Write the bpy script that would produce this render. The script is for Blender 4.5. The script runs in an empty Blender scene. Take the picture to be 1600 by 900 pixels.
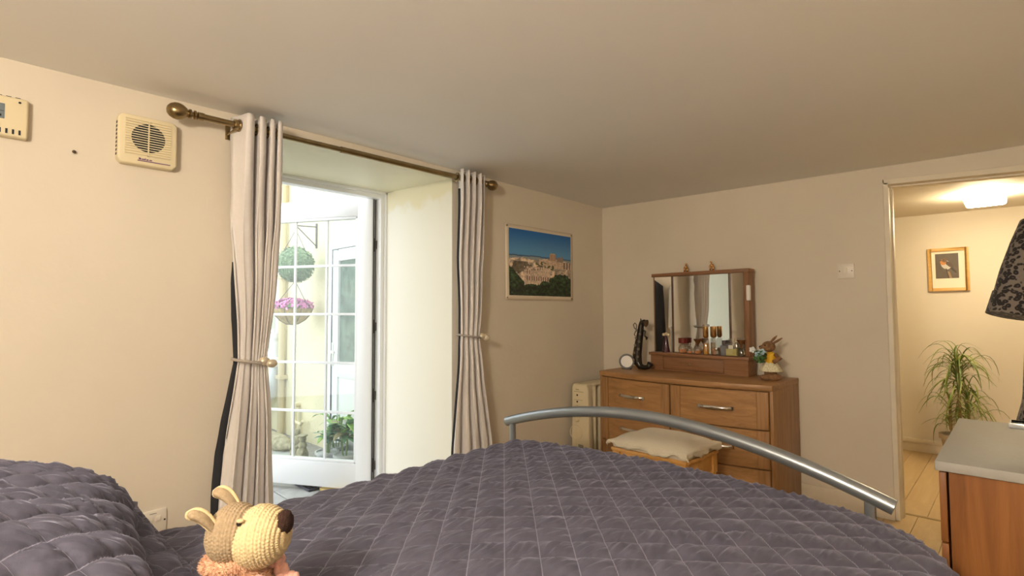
import bpy, bmesh, math, random
import numpy as np
from mathutils import Vector, Matrix, noise as mnoise
random.seed(7); rng = np.random.default_rng(7)
PI = math.pi
S = bpy.context.scene
C = S.collection
# ------------------------------------------------------------------ camera
cd = bpy.data.cameras.new('camera'); cam = bpy.data.objects.new('camera', cd); C.objects.link(cam)
cd.sensor_width = 36.0; cd.lens = 820 * 36 / 1600; cd.clip_start = 0.02
_r = Vector((0.71814109, 0.69588641, -0.00393543)); _u = Vector((0.0349555, -0.03042418, 0.99892566)); _f = Vector((-0.69501906, 0.71750713, 0.04617391))
cam.matrix_world = Matrix(((_r.x, _u.x, -_f.x, 0.0), (_r.y, _u.y, -_f.y, 0.0), (_r.z, _u.z, -_f.z, 1.22), (0, 0, 0, 1)))
S.camera = cam
# ------------------------------------------------------------------ world, exposure
W = bpy.data.worlds.new('world'); S.world = W; W.use_nodes = True
bg = W.node_tree.nodes['Background']; bg.inputs[0].default_value = (0.93, 0.97, 1.0, 1); bg.inputs[1].default_value = 2.6
S.view_settings.view_transform = 'Standard'; S.view_settings.look = 'None'; S.view_settings.exposure = 0.1; S.view_settings.gamma = 1.0
S.view_settings.use_curve_mapping = False
ld = bpy.data.lights.new('room_lamp_offscreen', 'POINT'); ld.energy = 98.0; ld.color = (1.0, .89, .74); ld.shadow_soft_size = .12
lo = bpy.data.objects.new('room_lamp_offscreen', ld); C.objects.link(lo); lo.location = (-.40, -.90, 1.85)
XW, YB = -2.58, 3.79

# ------------------------------------------------------------------ materials
MATS = {}
def mat(name, col, rough=0.6, metal=0.0, var=0.0, vscale=8.0, bump=0.0, bscale=60.0, spec=0.5, sheen=0.0, coat=0.0, emit=None, estr=0.0, stretch=None):
    if name in MATS: return MATS[name]
    m = bpy.data.materials.new(name); m.use_nodes = True; nt = m.node_tree; b = nt.nodes['Principled BSDF']
    b.inputs['Base Color'].default_value = (*col, 1); b.inputs['Roughness'].default_value = rough; b.inputs['Metallic'].default_value = metal
    b.inputs['Specular IOR Level'].default_value = spec
    if sheen: b.inputs['Sheen Weight'].default_value = sheen; b.inputs['Sheen Roughness'].default_value = 0.4
    if coat: b.inputs['Coat Weight'].default_value = coat
    if emit: b.inputs['Emission Color'].default_value = (*emit, 1); b.inputs['Emission Strength'].default_value = estr
    if var or bump:
        tc = nt.nodes.new('ShaderNodeTexCoord'); mp = nt.nodes.new('ShaderNodeMapping'); nt.links.new(tc.outputs['Object'], mp.inputs[0])
        if stretch: mp.inputs['Scale'].default_value = stretch
    if var:
        n = nt.nodes.new('ShaderNodeTexNoise'); n.inputs['Scale'].default_value = vscale; n.inputs['Detail'].default_value = 5
        nt.links.new(mp.outputs[0], n.inputs['Vector'])
        r = nt.nodes.new('ShaderNodeValToRGB'); r.color_ramp.elements[0].position = .3; r.color_ramp.elements[1].position = .7
        r.color_ramp.elements[0].color = (*[max(0, c * (1 - var)) for c in col], 1); r.color_ramp.elements[1].color = (*[min(1, c * (1 + var)) for c in col], 1)
        nt.links.new(n.outputs['Fac'], r.inputs[0]); nt.links.new(r.outputs[0], b.inputs['Base Color'])
    if bump:
        n2 = nt.nodes.new('ShaderNodeTexNoise'); n2.inputs['Scale'].default_value = bscale; n2.inputs['Detail'].default_value = 4
        nt.links.new(mp.outputs[0], n2.inputs['Vector'])
        bp = nt.nodes.new('ShaderNodeBump'); bp.inputs['Strength'].default_value = bump; bp.inputs['Distance'].default_value = .01
        nt.links.new(n2.outputs['Fac'], bp.inputs['Height']); nt.links.new(bp.outputs[0], b.inputs['Normal'])
    MATS[name] = m; return m
def wood(name, light, dark, grain='x', rough=0.42, scale=1.0):
    m = bpy.data.materials.new(name); m.use_nodes = True; nt = m.node_tree; b = nt.nodes['Principled BSDF']; b.inputs['Roughness'].default_value = rough
    tc = nt.nodes.new('ShaderNodeTexCoord'); mp = nt.nodes.new('ShaderNodeMapping'); nt.links.new(tc.outputs['Object'], mp.inputs[0])
    sc = {'x': (1.2, 16, 16), 'y': (16, 1.2, 16), 'z': (16, 16, 1.2)}[grain]; mp.inputs['Scale'].default_value = [v * scale for v in sc]
    n = nt.nodes.new('ShaderNodeTexNoise'); n.inputs['Scale'].default_value = 2.2; n.inputs['Detail'].default_value = 8; n.inputs['Roughness'].default_value = .65; n.inputs['Distortion'].default_value = .6
    nt.links.new(mp.outputs[0], n.inputs['Vector'])
    r = nt.nodes.new('ShaderNodeValToRGB'); e = r.color_ramp.elements; e[0].position = .3; e[1].position = .68; e[0].color = (*dark, 1); e[1].color = (*light, 1)
    nt.links.new(n.outputs['Fac'], r.inputs[0]); nt.links.new(r.outputs[0], b.inputs['Base Color'])
    bp = nt.nodes.new('ShaderNodeBump'); bp.inputs['Strength'].default_value = .08; bp.inputs['Distance'].default_value = .004
    nt.links.new(n.outputs['Fac'], bp.inputs['Height']); nt.links.new(bp.outputs[0], b.inputs['Normal'])
    MATS[name] = m; return m
def glass(name, tint=(.93, .98, .97), refl=.08, rough=0.02):
    m = bpy.data.materials.new(name); m.use_nodes = True; nt = m.node_tree; nt.nodes.remove(nt.nodes['Principled BSDF'])
    t = nt.nodes.new('ShaderNodeBsdfTransparent'); t.inputs[0].default_value = (*tint, 1)
    g = nt.nodes.new('ShaderNodeBsdfGlossy'); g.inputs['Roughness'].default_value = rough
    mx = nt.nodes.new('ShaderNodeMixShader'); mx.inputs[0].default_value = refl
    nt.links.new(t.outputs[0], mx.inputs[1]); nt.links.new(g.outputs[0], mx.inputs[2]); nt.links.new(mx.outputs[0], nt.nodes['Material Output'].inputs[0])
    MATS[name] = m; return m
def attr_mat(name, rough=.5):
    m = bpy.data.materials.new(name); m.use_nodes = True; nt = m.node_tree; b = nt.nodes['Principled BSDF']; b.inputs['Roughness'].default_value = rough
    a = nt.nodes.new('ShaderNodeVertexColor'); a.layer_name = 'print'; nt.links.new(a.outputs['Color'], b.inputs['Base Color']); MATS[name] = m; return m

WALL = mat('wall_paint', (.745, .672, .56), .75, var=.045, vscale=1.6, bump=.12, bscale=26)
HALLW = mat('hall_paint', (.745, .672, .56), .7, var=.03, vscale=2, bump=.08, bscale=30)
CEIL = mat('ceiling_paint', (.90, .885, .86), .8, var=.015, vscale=1.4, bump=.06, bscale=14)
TRIM = mat('trim_paint', (.82, .74, .60), .5, var=.06, vscale=9, bump=.05, bscale=40)
UPVC = mat('white_upvc', (.86, .88, .90), .28)
UPVC_G = mat('door_gasket', (.05, .05, .055), .6)
CREAM_P = mat('cream_plastic', (.80, .70, .47), .4)
AGED_P = mat('aged_plastic', (.82, .76, .67), .35)
WHITE_P = mat('white_plastic', (.85, .83, .79), .35)
DARK = mat('dark_void', (.012, .012, .016), .6)  # on raised slot boxes this black paints the shade of uncut holes
BRASS = mat('antique_brass', (.33, .25, .13), .28, 1.0, var=.15, vscale=20)
STEEL = mat('silver_paint', (.32, .35, .38), .33, .7)
CHROME = mat('polished_chrome', (.80, .79, .77), .12, 1.0)
GOLD = mat('gold_metal', (.72, .42, .16), .25, 1.0)
CURTAIN = mat('curtain_cloth', (.83, .79, .77), .9, var=.02, vscale=60, bump=.25, bscale=420, sheen=.3)
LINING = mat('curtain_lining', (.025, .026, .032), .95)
CORD = mat('tieback_cord', (.42, .37, .33), .7, bump=.3, bscale=300)
BALL = mat('tieback_ball', (.68, .60, .46), .3, .3)
W_X = wood('dresser_wood_h', (.47, .255, .10), (.27, .13, .046), 'x')
W_Z = wood('dresser_wood_v', (.45, .245, .098), (.25, .12, .044), 'z')
W_M = wood('mirror_wood', (.34, .17, .08), (.20, .09, .038), 'x')
W_MZ = wood('mirror_wood_v', (.34, .17, .08), (.20, .09, .038), 'z')
W_C = wood('chest_wood', (.30, .12, .034), (.17, .06, .015), 'z', scale=.6)
PINE = wood('pine_wood', (.72, .40, .12), (.58, .28, .07), 'x', .35)
FRAMEW = wood('frame_wood', (.74, .45, .15), (.62, .35, .10), 'x', .4)
FLOORW = wood('floor_wood', (.72, .54, .30), (.60, .42, .21), 'y', .3, .5)
FLOORH = wood('hall_floor_wood', (.72, .54, .30), (.60, .42, .21), 'y', .3, .5)
GREYTOP = mat('grey_laminate', (.35, .34, .315), .55, var=.03, vscale=60, bump=.05, bscale=300)
GREYEDGE = mat('grey_edge', (.27, .285, .29), .4)
PANE = glass('pane_glass', (.95, .985, .97), .05)
MIRROR = mat('mirror_silver', (.92, .93, .92), .012, 1.0)

# ------------------------------------------------------------------ geometry helpers
class G:
    def __init__(s): s.v = []; s.f = []
    def add(s, vs, fs):
        o = len(s.v); s.v += [tuple(map(float, p)) for p in vs]; s.f += [tuple(i + o for i in f) for f in fs]; return s
    def box(s, x0, x1, y0, y1, z0, z1):
        return s.add([(x0, y0, z0), (x1, y0, z0), (x1, y1, z0), (x0, y1, z0), (x0, y0, z1), (x1, y0, z1), (x1, y1, z1), (x0, y1, z1)],
                     [(0, 3, 2, 1), (4, 5, 6, 7), (0, 1, 5, 4), (1, 2, 6, 5), (2, 3, 7, 6), (3, 0, 4, 7)])
    def hexa(s, p): return s.add(p, [(0, 3, 2, 1), (4, 5, 6, 7), (0, 1, 5, 4), (1, 2, 6, 5), (2, 3, 7, 6), (3, 0, 4, 7)])
    def prism(s, poly, a0, a1, axis='z'):
        n = len(poly)
        def P(p, a): return {'z': (p[0], p[1], a), 'y': (p[0], a, p[1]), 'x': (a, p[0], p[1])}[axis]
        return s.add([P(p, a0) for p in poly] + [P(p, a1) for p in poly], [tuple(range(n))[::-1], tuple(range(n, 2 * n))] + [(i, (i + 1) % n, n + (i + 1) % n, n + i) for i in range(n)])
    def lathe(s, prof, n=20, c=(0, 0, 0), axis='z', sx=1, sy=1, caps=True):
        vs = []; fs = []
        for r, h in prof:
            for k in range(n):
                a = 2 * PI * k / n; p = (r * math.cos(a) * sx, r * math.sin(a) * sy, h)
                if axis == 'y': p = (p[0], p[2], p[1])
                if axis == 'x': p = (p[2], p[0], p[1])
                vs.append((p[0] + c[0], p[1] + c[1], p[2] + c[2]))
        m = len(prof)
        for i in range(m - 1):
            for k in range(n): fs.append((i * n + k, i * n + (k + 1) % n, (i + 1) * n + (k + 1) % n, (i + 1) * n + k))
        if caps: fs.append(tuple(range(n))[::-1]); fs.append(tuple(range((m - 1) * n, m * n)))
        return s.add(vs, fs)
    def tube(s, pts, r, n=10, flat=None):
        pts = [Vector(p) for p in pts]; m = len(pts); rs = r if hasattr(r, '__len__') else [r] * m; vs = []; fs = []; ref = None
        for i in range(m):
            t = (pts[min(i + 1, m - 1)] - pts[max(i - 1, 0)]).normalized()
            if ref is None: ref = Vector((0, 0, 1)) if abs(t.z) < .9 else Vector((1, 0, 0))
            a = t.cross(ref).normalized(); b = a.cross(t).normalized(); ref = b
            for k in range(n):
                an = 2 * PI * k / n; vs.append(pts[i] + a * math.cos(an) * rs[i] + b * math.sin(an) * rs[i] * (flat or 1))
        for i in range(m - 1):
            for k in range(n): fs.append((i * n + k, i * n + (k + 1) % n, (i + 1) * n + (k + 1) % n, (i + 1) * n + k))
        fs.append(tuple(range(n))[::-1]); fs.append(tuple(range((m - 1) * n, m * n)))
        return s.add(vs, fs)
    def ball(s, c, r, nu=16, nv=10, fn=None):
        r = r if hasattr(r, '__len__') else (r, r, r); vs = []; fs = []
        for j in range(nv + 1):
            ph = -PI / 2 + PI * j / nv
            for k in range(nu):
                a = 2 * PI * k / nu; d = (math.cos(ph) * math.cos(a), math.cos(ph) * math.sin(a), math.sin(ph)); q = fn(d) if fn else 1
                vs.append((c[0] + d[0] * r[0] * q, c[1] + d[1] * r[1] * q, c[2] + d[2] * r[2] * q))
        for j in range(nv):
            for k in range(nu): fs.append((j * nu + k, j * nu + (k + 1) % nu, (j + 1) * nu + (k + 1) % nu, (j + 1) * nu + k))
        return s.add(vs, fs)
    def grid(s, P):   # P: array (a,b,3)
        a, b = P.shape[:2]; o = P.reshape(-1, 3)
        return s.add(o.tolist(), [(i * b + j, (i + 1) * b + j, (i + 1) * b + j + 1, i * b + j + 1) for i in range(a - 1) for j in range(b - 1)])
    def xf(s, M): s.v = [tuple(M @ Vector(p)) for p in s.v]; return s
def obj(name, g, m, parent=None, bevel=0, smooth=None, seg=2, solid=0, uv=None, merge=False):
    me = bpy.data.meshes.new(name); me.from_pydata(g.v, [], g.f)
    if bevel or merge or uv is None:
        bm = bmesh.new(); bm.from_mesh(me)
        if uv is None: bmesh.ops.remove_doubles(bm, verts=bm.verts, dist=1e-6)
        if uv is None and not solid: bmesh.ops.recalc_face_normals(bm, faces=bm.faces)
        if bevel:
            es = [e for e in bm.edges if len(e.link_faces) == 2 and e.calc_face_angle(0) > .5]
            bmesh.ops.bevel(bm, geom=es, offset=bevel, segments=seg, profile=.5, affect='EDGES', clamp_overlap=True)
        bm.to_mesh(me); bm.free()
    if uv is not None:
        L = me.uv_layers.new(name='flat'); idx = np.zeros(len(me.loops), dtype=np.int32); me.loops.foreach_get('vertex_index', idx)
        L.data.foreach_set('uv', np.asarray(uv, dtype=np.float32)[idx].ravel())
    if smooth is True: me.shade_smooth()
    elif smooth is None: me.shade_smooth(); me.set_sharp_from_angle(angle=math.radians(38))
    me.materials.append(m); o = bpy.data.objects.new(name, me); C.objects.link(o)
    if parent: o.parent = parent
    if solid:
        md = o.modifiers.new('thickness', 'SOLIDIFY'); md.thickness = abs(solid); md.offset = -1 if solid > 0 else 1
    return o
def tag(o, label, cat, group=None, kind=None):
    o['label'] = label; o['category'] = cat
    if group: o['group'] = group
    if kind: o['kind'] = kind
    return o
def thing(name, label, cat, loc=(0, 0, 0), rz=0, group=None, kind=None):
    o = bpy.data.objects.new(name, None); C.objects.link(o); o.location = loc; o.rotation_euler = (0, 0, rz); o.empty_display_size = .05
    return tag(o, label, cat, group, kind)
def struct(name, g, m, label, cat, **k): return tag(obj(name, g, m, **k), label, cat, None, 'structure')
def inst(src, parent, loc=(0, 0, 0), rot=(0, 0, 0), scale=(1, 1, 1), name=None):
    o = bpy.data.objects.new(name or src.name.split('.')[0], src.data); C.objects.link(o); o.parent = parent; o.location = loc; o.rotation_euler = rot; o.scale = scale; return o
def displace(P, h):
    du = np.gradient(P, axis=0); dv = np.gradient(P, axis=1); n_ = np.cross(du, dv); n_ /= np.linalg.norm(n_, axis=-1, keepdims=True) + 1e-9; return P + n_ * h[..., None]
def wav(x, y, n, f0, f1, seed):
    r = np.random.default_rng(int(seed * 10)); h = np.zeros_like(x)
    for _ in range(n):
        f = r.uniform(f0, f1); a = r.uniform(0, 2 * PI); h += np.sin(2 * PI * f * (x * np.cos(a) + y * np.sin(a)) + r.uniform(0, 6.28))
    return h / math.sqrt(n)

# ================================================================== SETTING
RX1, RY0, HY = 1.15, -1.05, 5.765
XO = -3.352                                   # outer face of reveal
OY0, OY1 = .97, 2.119                         # patio opening
g = G(); g.box(XO, XW, RY0 - .15, OY0, -.1, 2.35); g.box(XO, XW, OY1, 3.96, -.1, 2.35)
g.hexa([(XO, OY0, 2.111), (XW, OY0, 2.083), (XW, OY1, 2.075), (XO, OY1, 2.111), (XO, OY0, 2.35), (XW, OY0, 2.35), (XW, OY1, 2.35), (XO, OY1, 2.35)])
struct('wall_left', g, WALL, 'thick cream painted wall with the deep patio door opening', 'wall')
# painted reveal skins (cream-white gloss, unpainted yellow patch at the top)
def reveal_mat():
    m = bpy.data.materials.new('reveal_paint'); m.use_nodes = True; nt = m.node_tree; b = nt.nodes['Principled BSDF']; b.inputs['Roughness'].default_value = .45
    tc = nt.nodes.new('ShaderNodeTexCoord'); sp = nt.nodes.new('ShaderNodeSeparateXYZ'); nt.links.new(tc.outputs['Object'], sp.inputs[0])
    n = nt.nodes.new('ShaderNodeTexNoise'); n.inputs['Scale'].default_value = 9; nt.links.new(tc.outputs['Object'], n.inputs['Vector'])
    ma = nt.nodes.new('ShaderNodeMath'); ma.operation = 'MULTIPLY_ADD'; ma.inputs[1].default_value = .22; nt.links.new(n.outputs['Fac'], ma.inputs[0]); nt.links.new(sp.outputs[2], ma.inputs[2])
    r = nt.nodes.new('ShaderNodeValToRGB'); e = r.color_ramp.elements; e[0].position = .97; e[1].position = 1.0
    mr = nt.nodes.new('ShaderNodeMapRange'); mr.inputs[1].default_value = 0; mr.inputs[2].default_value = 2.1; nt.links.new(ma.outputs[0], mr.inputs[0])
    e[0].color = (.88, .87, .78, 1); e[1].color = (.84, .80, .60, 1); nt.links.new(mr.outputs[0], r.inputs[0]); nt.links.new(r.outputs[0], b.inputs['Base Color']); return m
REV = reveal_mat()
g = G(); g.box(XO, XW + .002, OY1 - .004, OY1 + .001, -.09, 2.1)
g.box(XO, XW + .002, OY0 - .001, OY0 + .004, -.09, 2.1)
g.hexa([(XO, OY0, 2.106), (XW + .002, OY0, 2.079), (XW + .002, OY1, 2.071), (XO, OY1, 2.106), (XO, OY0, 2.113), (XW + .002, OY0, 2.085), (XW + .002, OY1, 2.077), (XO, OY1, 2.113)])
struct('trim_1', g, REV, 'pale cream gloss lining of the deep patio door reveal', 'door reveal')
# back wall with hall doorway
DX0, DX1, DZ0, DZ1 = -.57, .25, 2.006, 1.965
g = G(); g.box(XW, DX0, YB, 3.96, -.1, 2.35); g.box(DX1, RX1 + .15, YB, 3.96, -.1, 2.35)
g.hexa([(DX0, YB, DZ0), (DX1, YB, DZ1), (DX1, 3.96, DZ1), (DX0, 3.96, DZ0), (DX0, YB, 2.35), (DX1, YB, 2.35), (DX1, 3.96, 2.35), (DX0, 3.96, 2.35)])
struct('wall_back', g, WALL, 'cream wall behind the dresser with the open hall doorway', 'wall')
g = G(); g.box(XW, RX1 + .15, RY0 - .15, RY0, -.1, 2.35); struct('wall_front', g, WALL, 'cream wall behind the head of the bed', 'wall')
g = G(); g.box(RX1, RX1 + .15, RY0, 3.79, -.1, 2.35); struct('wall_right', g, WALL, 'cream wall on the side opposite the patio door', 'wall')
# ceiling (old, slightly sagging)
xs = np.linspace(XW - .02, RX1 + .02, 28); ys = np.linspace(RY0 - .02, 3.81, 34); X, Y = np.meshgrid(xs, ys, indexing='ij')
T = np.clip((Y - 1.0) / 2.79, 0, 1) ** 1.4
Z = 2.141 - T * (.026 + .0165 * np.clip(X + 2.58, 0, 2.4)) + .003 * wav(X, Y, 5, .2, .6, 3)
n = len(xs) * len(ys); top = np.stack([X, Y, np.full_like(X, 2.36)], -1)
g = G(); g.grid(np.stack([X, Y, Z], -1)); g.grid(top)
struct('ceiling', g, CEIL, 'low off-white plaster ceiling of the bedroom', 'ceiling', smooth=True)
# floors
def floor(name, m, x0, x1, y0, y1, pw, pl, label, seed):
    g = G(); g.box(x0, x1, y0, y1, -.12, -.010)
    f = struct(name, g, mat('sub_floor', (.66, .48, .26), .8), label, 'floor')
    r = random.Random(seed); gp = G(); gp.box(0.0008, pw - .0008, .001, pl - .001, -.0105, 0); pm = obj('plank', gp, m, f, bevel=.001, seg=1); first = True
    nx = int(math.ceil((x1 - x0) / pw))
    for i in range(nx):
        off = -r.random() * pl * .8; y = y0 + off
        while y < y1 - .01:
            a, b = max(y, y0), min(y + pl, y1); w = min(pw, x1 - x0 - i * pw)
            if b - a > .03 and w > .02:
                o = pm if first else inst(pm, f); first = False
                o.location = (x0 + i * pw, a, 0); o.scale = (w / pw, (b - a) / pl, 1)
            y += pl
    return f
floor('floor', FLOORW, XW, RX1, RY0, 3.955, .14, 1.2, 'light wood plank bedroom floor beside the bed', 3)
floor('floor_hall', FLOORH, -1.7, 1.15, 3.955, HY, .14, 1.2, 'golden wood plank floor of the hallway beyond the door', 5)
g = G(); g.box(DX0 + .03, DX1 - .03, 3.945, 3.965, -.002, .004); struct('trim_2', g, mat('threshold', (.42, .30, .14), .5), 'thin wooden threshold strip across the hall doorway', 'threshold')
# hall shell
g = G(); g.box(-1.75, 1.2, HY, HY + .12, -.1, 2.3); struct('wall_hall', g, HALLW, 'warm cream far wall of the hallway', 'wall')
g = G(); g.box(-1.82, -1.7, 3.96, HY + .12, -.1, 2.3); struct('wall_hall_end', g, HALLW, 'end wall of the hallway hidden behind the doorway side', 'wall')
g = G(); g.box(1.15, 1.27, 3.96, HY + .12, -.1, 2.3); struct('wall_hall_side', g, HALLW, 'side wall of the hallway on the robe side', 'wall')
g = G(); g.hexa([(-1.75, 3.955, 2.06), (1.2, 3.955, 2.05), (1.2, HY + .05, 2.035), (-1.75, HY + .05, 2.062), (-1.75, 3.955, 2.2), (1.2, 3.955, 2.2), (1.2, HY + .05, 2.2), (-1.75, HY + .05, 2.2)])
struct('ceiling_hall', g, HALLW, 'cream ceiling of the hallway', 'ceiling')
g = G(); g.box(-1.7, 1.15, HY - .016, HY + .005, 0, .072); g.box(-1.7, 1.15, HY - .026, HY + .005, .075, .112)
struct('baseboard_hall', g, TRIM, 'two tier cream skirting board in the hallway', 'skirting', bevel=.003)
# skirting in bedroom
g = G(); g.box(-2.575, DX0 + .005, YB - .018, YB + .004, 0, .11); struct('baseboard_back', g, TRIM, 'cream skirting board under the light switch wall', 'skirting', bevel=.004)
g = G(); g.box(XW - .004, XW + .018, OY1 + .01, YB - .018, 0, .11); g.box(XW - .004, XW + .018, RY0, OY0 - .01, 0, .11); struct('baseboard_left', g, TRIM, 'cream skirting board on the patio door wall', 'skirting', bevel=.004)
# hall doorway lining
d = thing('door_1', 'cream painted lining of the open hall doorway', 'doorway', (0, 0, 0), kind='structure')
lin = [(0, .0), (.026, .0), (.026, .055), (.034, .062), (.034, .115), (.026, .122), (.026, .168), (0, .168)]
g = G(); g.prism([(DX0 + a, YB + .004 + b) for a, b in lin], 0, DZ0 - .02); obj('jamb', g, TRIM, d, bevel=.0015, seg=1)
g = G(); g.prism([(DX1 - a, YB + .004 + b) for a, b in lin], 0, DZ1 - .02); obj('jamb', g, TRIM, d, bevel=.0015, seg=1)
g = G()
for (a0, a1, b0, b1) in ((-.03, .006, .004, .172), (-.04, -.028, .066, .119)):
    g.hexa([(DX0 + .004, YB + b0, DZ0 + a0), (DX1 - .004, YB + b0, DZ1 + a0), (DX1 - .004, YB + b1, DZ1 + a0), (DX0 + .004, YB + b1, DZ0 + a0),
            (DX0 + .004, YB + b0, DZ0 + a1), (DX1 - .004, YB + b0, DZ1 + a1), (DX1 - .004, YB + b1, DZ1 + a1), (DX0 + .004, YB + b1, DZ0 + a1)])
obj('head_lining', g, TRIM, d, bevel=.0015, seg=1)
# inner door leaf (open into the room, carries the robe)
d = thing('door_2', 'open white panelled bedroom door carrying the leopard robe', 'door', (.232, 3.775, 0), math.radians(-97.0), kind='structure')
g = G(); g.box(0, .745, -.04, 0, .008, 1.94); obj('leaf', g, TRIM, d, bevel=.003)
for (a, b, c, e) in ((.11, .34, .2, .85), (.41, .64, .2, .85), (.11, .34, 1.05, 1.8), (.41, .64, 1.05, 1.8)):
    g = G(); g.box(a, b, -.046, -.038, c, e); obj('panel', g, TRIM, d, bevel=.004)
g = G(); g.lathe([(.022, 0), (.022, .008), (.009, .012), (.009, .04), (.024, .05), (.024, .06), (.0, .066)], 16, (0, 0, 0), 'y'); g.xf(Matrix.Translation((.69, -.04, 1.0)) @ Matrix.Rotation(PI, 4, 'Z')); obj('knob', g, BRASS, d)

# ================================================================== PATIO DOOR
d = thing('door_3', 'white plastic patio door with glazing bars, swung open outwards', 'door', (XO, 2.05, 0), kind='structure')
fx0, fx1 = -.065, .012
g = G(); g.box(fx0, fx1, .022, .075, -.09, 2.1); g.box(fx0, fx1, -1.09, -1.035, -.09, 2.1); g.box(fx0 + .001, fx1 - .001, -1.07, .06, 2.055, 2.112)
obj('door_frame', g, UPVC, d, bevel=.004)
g = G(); g.box(fx0 + .02, fx1 + .018, .05, .073, -.09, 2.1); g.box(fx0 + .02, fx1 + .018, -1.09, .07, 2.085, 2.112); obj('frame_bead', g, UPVC, d, bevel=.003)
g = G(); g.box(-.09, .05, -1.09, .075, -.11, -.068); obj('threshold_sill', g, mat('sill_alu', (.6, .6, .6), .4, .6), d, bevel=.004)
for z in (.12, .62, 1.12, 1.72):
    g = G(); g.lathe([(.011, -.05), (.011, .05)], 12, (-.062, .012, z)); g.box(-.07, -.035, .008, .024, z - .03, z + .03); obj('hinge', g, mat('hinge_grey', (.12, .11, .10), .4, .7), d, bevel=.001)
LW, LZ0, LZ1 = 1.05, -.055, 2.068
ang = math.atan2(-.498, -.867)
# local: x along the leaf from the hinge, room side is +y
st = .118
gl0, gl1, gz0, gz1 = st, LW - st, .125, 1.935
def sash():
    g = G(); g.box(0, gl0, -.03, .03, LZ0, LZ1); g.box(gl1, LW, -.03, .03, LZ0, LZ1); g.box(gl0 - .01, gl1 + .01, -.029, .029, LZ0 + .001, gz0); g.box(gl0 - .01, gl1 + .01, -.029, .029, gz1, LZ1 - .001)
    return g
ME_LEAF = obj('sash', sash(), UPVC, None, bevel=.005)
# make the sash itself the part and hang panes under it
lf = ME_LEAF; lf.name = 'leaf'; lf.parent = d; lf.location = (-.05, .004, 0); lf.rotation_euler = (0, 0, ang)
lf['label'] = 'white glazed door leaf standing open'
g = G()
for (a, b, c, e) in ((-.006, .002, LZ0 + .01, LZ1 - .004),): g.box(a, b, -.028, -.012, c, e); g.box(a, b, .006, .014, c, e)
g.box(.0, LW, -.034, -.028, LZ1 - .012, LZ1 + .004)
obj('gasket', g, UPVC_G, lf)
g = G(); b_ = .02
g.box(gl0 - .002, gl0 + b_, -.02, .024, gz0, gz1); g.box(gl1 - b_, gl1 + .002, -.02, .024, gz0, gz1); g.box(gl0, gl1, -.02, .024, gz0 - .002, gz0 + b_); g.box(gl0, gl1, -.02, .024, gz1 - b_, gz1 + .002)
obj('glazing_bead', g, UPVC, lf, bevel=.004)
pw, ph = (gl1 - gl0) / 3, (gz1 - gz0) / 5
gp = G(); gp.box(.0, pw, -.004, .004, 0, ph); p0 = None
for i in range(3):
    for j in range(5):
        if p0 is None: p0 = obj('glass_pane', gp, PANE, lf); o = p0
        else: o = inst(p0, lf)
        o.location = (gl0 + i * pw, 0, gz0 + j * ph)
for i in (1, 2): g = G(); g.box(gl0 + i * pw - .0095, gl0 + i * pw + .0095, -.008, .008, gz0, gz1); obj('glazing_bar', g, UPVC, lf, bevel=.002, seg=1)
for j in (1, 2, 3, 4): g = G(); g.box(gl0, gl1, -.0085, .0085, gz0 + j * ph - .0095, gz0 + j * ph + .0095); obj('glazing_bar', g, UPVC, lf, bevel=.002, seg=1)
g = G(); g.box(LW - .085, LW - .055, .03, .04, .9, 1.12); g.box(LW - .085, LW - .055, .04, .065, 1.0, 1.03); g.box(LW - .19, LW - .055, .058, .075, 1.0, 1.025); obj('door_handle', g, WHITE_P, lf, bevel=.003)

# ================================================================== COURTYARD
RENDER = mat('cream_render', (.80, .74, .52), .9, var=.05, vscale=3, bump=.5, bscale=22)
PAVE = mat('paving', (.45, .46, .45), .85, var=.12, vscale=10, bump=.3, bscale=80)
GZ = -.09
g = G(); g.box(-8.5, XO, -3.0, 4.0, -.3, GZ - .012); f = struct('ground_courtyard', g, mat('ground_grit', (.30, .29, .27), .95, var=.2, vscale=30), 'paved courtyard ground outside the patio door', 'ground')
gp = G(); gp.box(.004, .596, .004, .596, -.03, 0); p0 = None
for i in range(8):
    for j in range(9):
        x, y = XO - .05 - (i + 1) * .6, -2.6 + j * .6
        if y + .6 > 2.5: continue
        if p0 is None: p0 = obj('paving_slab', gp, PAVE, f, bevel=.004, seg=1); o = p0
        else: o = inst(p0, f)
        o.location = (x, y, GZ + random.uniform(-.002, .002))
YN = 2.45
g = G(); g.box(-8.5, XO - .001, YN, YN + .3, -.2, 3.3); struct('wall_extension', g, RENDER, 'cream rendered wall of the courtyard with basket bracket', 'wall')
g = G(); g.box(-8.6, -8.4, -3.0, YN, -.2, 2.6); struct('wall_courtyard', g, RENDER, 'cream boundary wall at the far end of the courtyard', 'wall')
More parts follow.
